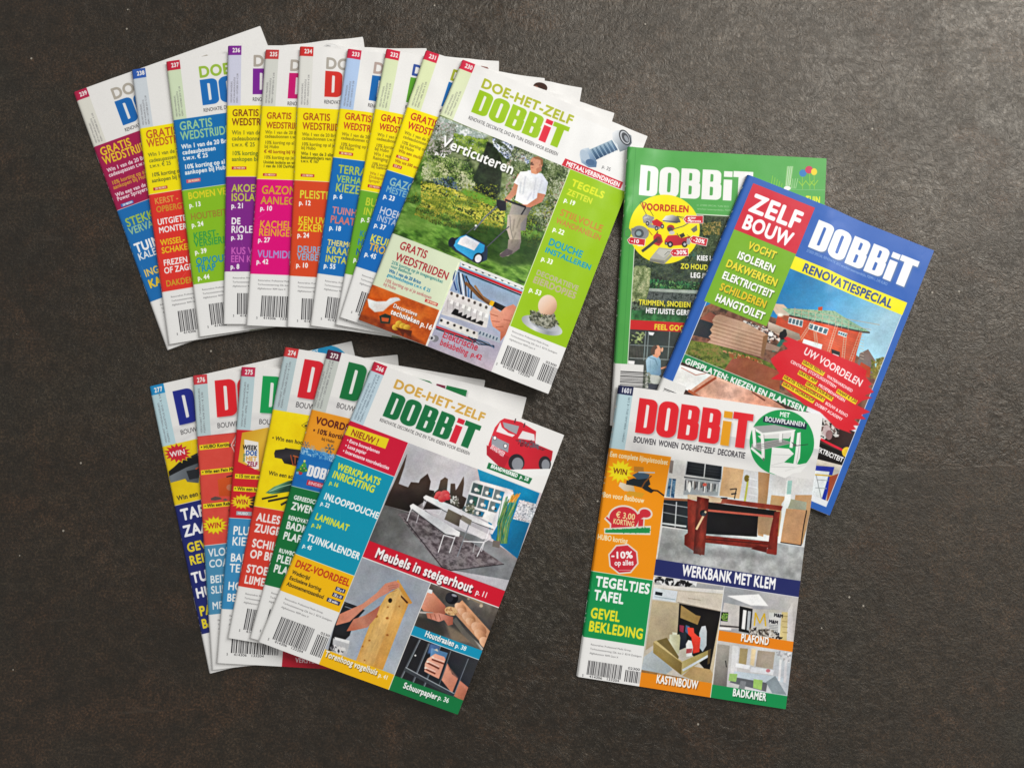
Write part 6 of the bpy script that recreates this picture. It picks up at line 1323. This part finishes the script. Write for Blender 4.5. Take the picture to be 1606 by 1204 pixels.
ORDER = ['239', '238', '237', '236', '235', '234', '233', '232', '231', '230', '277', '276', '275', '274', '273', '266', 'gs', 'bs', '1601']

def to_floor(px, py, z):
    """point of the photograph -> millimetres on the plane z (mm) above the floor"""
    d = camera.matrix_world.to_3x3() @ Vector(((px-803)/1606/CAM_F, -(py-602)/1606/CAM_F, -1))
    t = (z-CAM_H*1000)/d.z
    return np.array([d.x*t, d.y*t])

NU, NV = 38, 52
US = np.r_[0, .5, 1.3, 2.6, 5, np.linspace(9, CW-6, NU-8), CW-3, CW-1, CW]
VS = np.r_[0, 1.2, 3, np.linspace(7, CH-7, NV-6), CH-3, CH-1.2, CH]
NU = len(US)
CELL = 2.5; GX0, GY0 = -420., -330.; GNX, GNY = 340, 300

def drape(zs):
    """lay the magazines down one after the other; zs: height assumed for every corner"""
    Hf = np.zeros((GNY, GNX)); out = {}
    gx = GX0+np.arange(GNX)*CELL; gy = GY0+np.arange(GNY)*CELL
    for n in ORDER:
        C = np.array([to_floor(*p, z) for p, z in zip(QUADS[n], zs[n])])      # TL TR BR BL in mm
        s, t = US[None, :]/CW, VS[:, None]/CH
        X = (1-t)*((1-s)*C[0, 0]+s*C[1, 0])+t*((1-s)*C[3, 0]+s*C[2, 0])
        Y = (1-t)*((1-s)*C[0, 1]+s*C[1, 1])+t*((1-s)*C[3, 1]+s*C[2, 1])
        # what lies below: the highest point around each vertex
        Hm = Hf.copy()
        for dx in (-2, -1, 0, 1, 2):
            for dy in (-2, -1, 0, 1, 2): Hm = np.maximum(Hm, np.roll(np.roll(Hf, dx, 1), dy, 0))
        fx = (X-GX0)/CELL; fy = (Y-GY0)/CELL; ix = np.clip(fx.astype(int), 0, GNX-2); iy = np.clip(fy.astype(int), 0, GNY-2)
        B0 = np.maximum.reduce([Hm[iy, ix], Hm[iy, ix+1], Hm[iy+1, ix], Hm[iy+1, ix+1]])
        B = B0.copy()
        hu = np.gradient(US)[None, :]; hv = np.gradient(VS)[:, None]
        for _ in range(500):
            P_ = np.pad(B, 1, mode='edge')
            wu = 1/np.maximum(hu, 1.2)**2; wv = 1/np.maximum(hv, 1.2)**2
            A = (wu*(P_[1:-1, :-2]+P_[1:-1, 2:])+wv*(P_[:-2, 1:-1]+P_[2:, 1:-1]))/(2*wu+2*wv)
            B = np.maximum(B0, A-.0034/(2*wu+2*wv)*2)
        B = np.maximum(B, B0)+.06
        T = THICK.get(n, 2.5)
        q = np.clip(US/2.2, 0, 1)
        prof = T*(.42+.58*np.sqrt(1-(1-q)**2))*(1-.18*(US/CW)**2)
        rg = np.random.default_rng(int(''.join(ch for ch in n if ch.isdigit()) or 7))
        curl = .9*rg.random()*((US/CW)[None, :]**3)*(1-(VS/CH))[:, None]**2+.5*rg.random()*((US/CW)[None, :]**3)*(VS/CH)[:, None]**2
        wave = vnoise(NV, NU, 9, 11, 77+int(rg.random()*99))-.5
        Zt = B+prof[None, :]+curl*1.1+np.abs(wave)*.5*np.clip((US/40), 0, 1)[None, :]
        for (r_, c_), a_ in zip(((0, -1), (-1, -1), (-1, 0), (0, 0)), rg.random(4)):      # handled corners: a little blunt
            q_ = .25+.9*a_; X[r_, c_] += (X[r_, c_-1 if c_ else 1]-X[r_, c_])*q_*.18; Y[r_, c_] += (Y[-2 if r_ else 1, c_]-Y[r_, c_])*q_*.18
        out[n] = (X, Y, B, Zt)
        # raise the height field
        GXm, GYm = np.meshgrid(gx, gy)
        Hinv = homography([tuple(c) for c in C], [(0, 0), (CW, 0), (CW, CH), (0, CH)])
        q3 = np.stack([GXm, GYm, np.ones_like(GXm)], -1)@Hinv.T; U, V = q3[..., 0]/q3[..., 2], q3[..., 1]/q3[..., 2]
        ins = (U > -.8) & (U < CW+.8) & (V > -.8) & (V < CH+.8)
        iu = np.clip(np.searchsorted(US, U[ins])-1, 0, NU-2); iv = np.clip(np.searchsorted(VS, V[ins])-1, 0, NV-2)
        z4 = np.maximum.reduce([Zt[iv, iu], Zt[iv, iu+1], Zt[iv+1, iu], Zt[iv+1, iu+1]])
        Hf[ins] = np.maximum(Hf[ins], z4+.05)
    return out

zs = {n: [5.]*4 for n in ORDER}
for _ in range(2):
    lay = drape(zs)
    zs = {n: [lay[n][3][0, 4], lay[n][3][0, -1], lay[n][3][-1, -1], lay[n][3][-1, 4]] for n in ORDER}
lay = drape(zs)

def cover_material(n, sheet):
    im = bpy.data.images.new('print_of_issue_'+n, IW, IH)
    rg = np.random.default_rng(len(n)*7+ord(n[-1]))
    A = sheet.im
    # wear: paper shows through along the spine fold, a few scuffs
    for _ in range(16):
        v0 = rg.random()*CH; sheet.put(sheet._edges([(0, v0), (.5+rg.random()*.5, v0+.2), (.3, v0+.9+rg.random()*2.2), (0, v0+1+rg.random()*2.5)]), 'ece8e2', al=.75)
    for _ in range(5):
        u0, v0 = rg.random()*30, rg.random()*CH; a = rg.random()*3; L_ = 3+rg.random()*9
        sheet.put(sheet._edges([(u0, v0), (u0+L_*math.cos(a), v0+L_*math.sin(a)), (u0+L_*math.cos(a)+.25, v0+L_*math.sin(a)+.2), (u0+.25, v0+.2)]), 'f0ece6', al=.3)
    px = np.ones((IH, IW, 4), np.float32); px[..., :3] = np.clip(A[::-1], 0, 1)
    im.pixels.foreach_set(px.ravel()); im.update(); im.pack()
    m, nt, b = nodes_of('cover_of_issue_'+n); L = nt.links.new
    t = nt.nodes.new('ShaderNodeTexImage'); t.image = im; t.extension = 'EXTEND'; t.interpolation = 'Cubic'
    uvn = nt.nodes.new('ShaderNodeUVMap'); uvn.uv_map = 'print'; L(uvn.outputs[0], t.inputs['Vector'])
    tc = N(nt, 'ShaderNodeTexCoord')
    ns = N(nt, 'ShaderNodeTexNoise', Scale=900., Detail=2.); L(tc.outputs['Object'], ns.inputs['Vector'])
    mx = nt.nodes.new('ShaderNodeMix'); mx.data_type = 'RGBA'; mx.blend_type = 'MULTIPLY'; mx.inputs[0].default_value = 1
    L(t.outputs['Color'], mx.inputs[6]); L(ramp(nt, ns.outputs['Fac'], [(.3, (.95, .95, .95)), (.7, (1.0, 1.0, 1.0))]), mx.inputs[7])
    L(mx.outputs[2], b.inputs['Base Color'])
    n2 = N(nt, 'ShaderNodeTexNoise', Scale=38., Detail=4.); L(tc.outputs['Object'], n2.inputs['Vector'])
    L(ramp(nt, n2.outputs['Fac'], [(.3, (.24, .24, .24)), (.7, (.42, .42, .42))]), b.inputs['Roughness'])
    b.inputs['Specular IOR Level'].default_value = .28
    n3 = N(nt, 'ShaderNodeTexNoise', Scale=16., Detail=3.); L(tc.outputs['Object'], n3.inputs['Vector'])
    bp = N(nt, 'ShaderNodeBump', Strength=.5, Distance=.0012); L(n3.outputs['Fac'], bp.inputs['Height']); L(bp.outputs['Normal'], b.inputs['Normal'])
    return m

def plain(name, col, rough):
    m, nt, b = nodes_of(name); tc = N(nt, 'ShaderNodeTexCoord')
    ns = N(nt, 'ShaderNodeTexNoise', Scale=60., Detail=4.); nt.links.new(tc.outputs['Object'], ns.inputs['Vector'])
    nt.links.new(ramp(nt, ns.outputs['Fac'], [(.3, tuple(c*.9 for c in col)), (.7, col)]), b.inputs['Base Color']); b.inputs['Roughness'].default_value = rough
    return m
m_back = plain('back_cover_paper', (.72, .71, .69), .4)
def page_material():
    m, nt, b = nodes_of('page_edges'); tc = N(nt, 'ShaderNodeTexCoord')
    mp = N(nt, 'ShaderNodeMapping'); mp.inputs['Scale'].default_value = (12, 12, 5200); nt.links.new(tc.outputs['Object'], mp.inputs['Vector'])
    ns = N(nt, 'ShaderNodeTexNoise', Scale=1., Detail=2.); nt.links.new(mp.outputs[0], ns.inputs['Vector'])
    nt.links.new(ramp(nt, ns.outputs['Fac'], [(.35, (.42, .41, .39)), (.55, (.72, .71, .69))]), b.inputs['Base Color']); b.inputs['Roughness'].default_value = .74
    return m
m_pages = page_material()

m_wire = plain('staple_wire', (.55, .55, .56), .3); m_wire.node_tree.nodes['Principled BSDF'].inputs['Metallic'].default_value = .9

def tube(profiles, split=10**9):
    """loft closed cross-sections (list of (k,3)), capped at both ends"""
    k = len(profiles[0]); V = np.concatenate(profiles); F = []
    for r in range(len(profiles)-1):
        for c in range(k):
            a = r*k+c; b_ = r*k+(c+1) % k
            if c < split: F += [(a, b_, b_+k), (a, b_+k, a+k)]          # same diagonal in every skin of the sheet
            else: F += [(a, b_, a+k), (b_, b_+k, a+k)]
    F.append(tuple(range(k))[::-1]); F.append(tuple(range((len(profiles)-1)*k, len(profiles)*k)))
    return V, F

SPEC = {
'239': ('magazine', 'magazine tabbed 239 with a maroon and blue column, leftmost and lowest of the upper fan'),
'238': ('magazine', 'magazine tabbed 238 with a yellow and red column, second from left in the upper fan'),
'237': ('magazine', 'magazine tabbed 237 with a blue and lime green column in the upper fan'),
'236': ('magazine', 'magazine tabbed 236 with a yellow and purple column in the upper fan'),
'235': ('magazine', 'magazine tabbed 235 with a yellow and hot pink column in the upper fan'),
'234': ('magazine', 'magazine tabbed 234 with a yellow and orange-red column in the upper fan'),
'233': ('magazine', 'magazine tabbed 233 with short yellow and long blue column in the upper fan'),
'232': ('magazine', 'magazine tabbed 232 with a yellow and green column in the upper fan'),
'231': ('magazine', 'magazine tabbed 231 with yellow and blue column, partly under the gardener magazine'),
'230': ('magazine', 'magazine tabbed 230 with a gardener and lawn scarifier, on top of the upper fan'),
'277': ('magazine', 'magazine tabbed 277 with a yellow and navy column, leftmost of the lower fan'),
'276': ('magazine', 'magazine tabbed 276 with a red column with yellow strips in the lower fan'),
'275': ('magazine', 'magazine tabbed 275 with a green masthead letter and WEEK emblem in the lower fan'),
'274': ('magazine', 'magazine tabbed 274 with a yellow and brick red column in the lower fan'),
'273': ('magazine', 'magazine tabbed 273 with a christmas tree on blue above a dark green column'),
'266': ('magazine', 'magazine tabbed 266 with living room picture and red toy fire engine, topmost of lower fan'),
'gs': ('magazine', 'green garden special magazine with a yellow VOORDELEN disc, lying under the blue one'),
'bs': ('magazine', 'blue ZELF BOUW renovation special magazine with a brick house under scaffolding'),
'1601': ('magazine', 'magazine tabbed 1601 with a red workbench, on top of the two specials'),
}
GROUP = {**{n: 'magazines of the upper fan' for n in ORDER[:10]}, **{n: 'magazines of the lower fan' for n in ORDER[10:16]}, **{n: 'magazines of the pile on the right' for n in ORDER[16:]}}

def magazine(n):
    X, Y, B, Zt = lay[n]
    T = THICK.get(n, 2.5); square = n in ('gs', 'bs')
    o0 = np.array([X.mean(), Y.mean(), 0.])
    root = bpy.data.objects.new('magazine', None); scene.collection.objects.link(root)
    root.empty_display_size = .05; root.location = o0/1000
    root['label'] = SPEC[n][1]; root['category'] = SPEC[n][0]; root['group'] = GROUP[n]
    s = Sheet(QUADS[n]); globals()['cover_'+n](s)
    mat = cover_material(n, s)
    pt = .16                                                        # thickness of the cover sheet
    # outer skin: front from fore edge to spine, round the spine, back to the fore edge
    prof = []; uvs = []
    eu = np.stack([X[:, 1]-X[:, 0], Y[:, 1]-Y[:, 0]], 1); eu /= np.linalg.norm(eu, axis=1)[:, None]
    for r in range(NV):
        top = np.c_[X[r], Y[r], Zt[r]][::-1]                       # fore edge -> spine
        bot = np.c_[X[r], Y[r], B[r]]
        h = Zt[r, 0]-B[r, 0]
        if square:
            bulge = np.array([[X[r, 0]-eu[r, 0]*.10, Y[r, 0]-eu[r, 1]*.10, B[r, 0]+h*k] for k in (.92, .5, .08)])
        else:
            bulge = np.array([[X[r, 0]-eu[r, 0]*h*.42*math.sin(math.pi*k), Y[r, 0]-eu[r, 1]*h*.42*math.sin(math.pi*k), B[r, 0]+h*k] for k in (.8, .5, .2)])
        outer = np.concatenate([top, bulge, bot])
        inner = np.concatenate([top-[0, 0, pt], (bulge+np.array([eu[r, 0]*pt, eu[r, 1]*pt, 0])), bot+[0, 0, pt]])[::-1]
        prof.append(np.concatenate([outer, inner]))
        uo = np.concatenate([US[::-1]/CW, [-.0008]*3, US/CW])
        vv = 1-VS[r]/CH
        uvs.append(np.c_[np.concatenate([uo, uo[::-1]]), np.full(len(uo)*2, vv)])
    k = len(prof[0]); nf = len(US)
    V, F = tube(prof, k//2)
    mi = []
    for r in range(NV-1):
        for c in range(k): mi += [0 if c < nf+1 else 1]*2
    mi += [1, 1]
    # ends: quads along the sheet instead of one big polygon
    F = F[:-2]; mi = mi[:-2]; half = k//2
    for base, fl in ((0, True), ((NV-1)*k, False)):
        for c in range(half-1):
            q = (base+c, base+c+1, base+k-2-c, base+k-1-c); F.append(q if fl else q[::-1]); mi.append(1)
    cov = mesh_obj('cover', (V-o0)/1000, F, [mat, m_back], root, uv=np.concatenate(uvs), mi=mi)
    me = cov.data
    # crisp rims
    me.set_sharp_from_angle(angle=math.radians(40))
    # page block between the covers, a hair smaller
    P = []
    ins = .35
    vs = np.clip(VS, ins, CH-ins)
    for r in range(NV):
        t = (vs[r]-VS[r])
        ev = np.array([X[min(r+1, NV-1)]-X[max(r-1, 0)], Y[min(r+1, NV-1)]-Y[max(r-1, 0)]]).T; ev /= np.linalg.norm(ev, axis=1)[:, None]
        xy = np.c_[X[r], Y[r]]+ev*t
        xy[-1] -= eu[r]*.45; xy[0] += eu[r]*.3
        top = np.c_[xy, Zt[r]-pt-.10][::-1]; bot = np.c_[xy, B[r]+pt+.10]
        P.append(np.concatenate([top, bot]))
    V, F = tube(P); k = len(P[0]); F = F[:-2]
    for base, fl in ((0, True), ((NV-1)*k, False)):
        for c in range(k//2-1):
            q = (base+c, base+c+1, base+k-2-c, base+k-1-c); F.append(q if fl else q[::-1])
    pg = mesh_obj('page_block', (V-o0)/1000, F, m_pages, root); pg.data.set_sharp_from_angle(angle=math.radians(40))
    # two wire staples in the fold (the specials are glued)
    if not square:
        for vv in (.24, .74):
            r = int(np.argmin(abs(VS/CH-vv))); r2 = r+2
            P = []
            for rr in (r, r+1, r2):
                h = Zt[rr, 0]-B[rr, 0]; c0 = np.array([X[rr, 0]-eu[rr, 0]*h*.42, Y[rr, 0]-eu[rr, 1]*h*.42, B[rr, 0]+h*.55])
                P.append(np.array([c0+np.array([-eu[rr, 0]*.26*math.cos(a), -eu[rr, 1]*.26*math.cos(a), .26*math.sin(a)]) for a in np.linspace(0, 2*math.pi, 8, endpoint=False)]))
            V, F = tube(P); mesh_obj('staple', (V-o0)/1000, F, m_wire, root)
    return root

load_glyphs()
for n in ORDER: magazine(n)
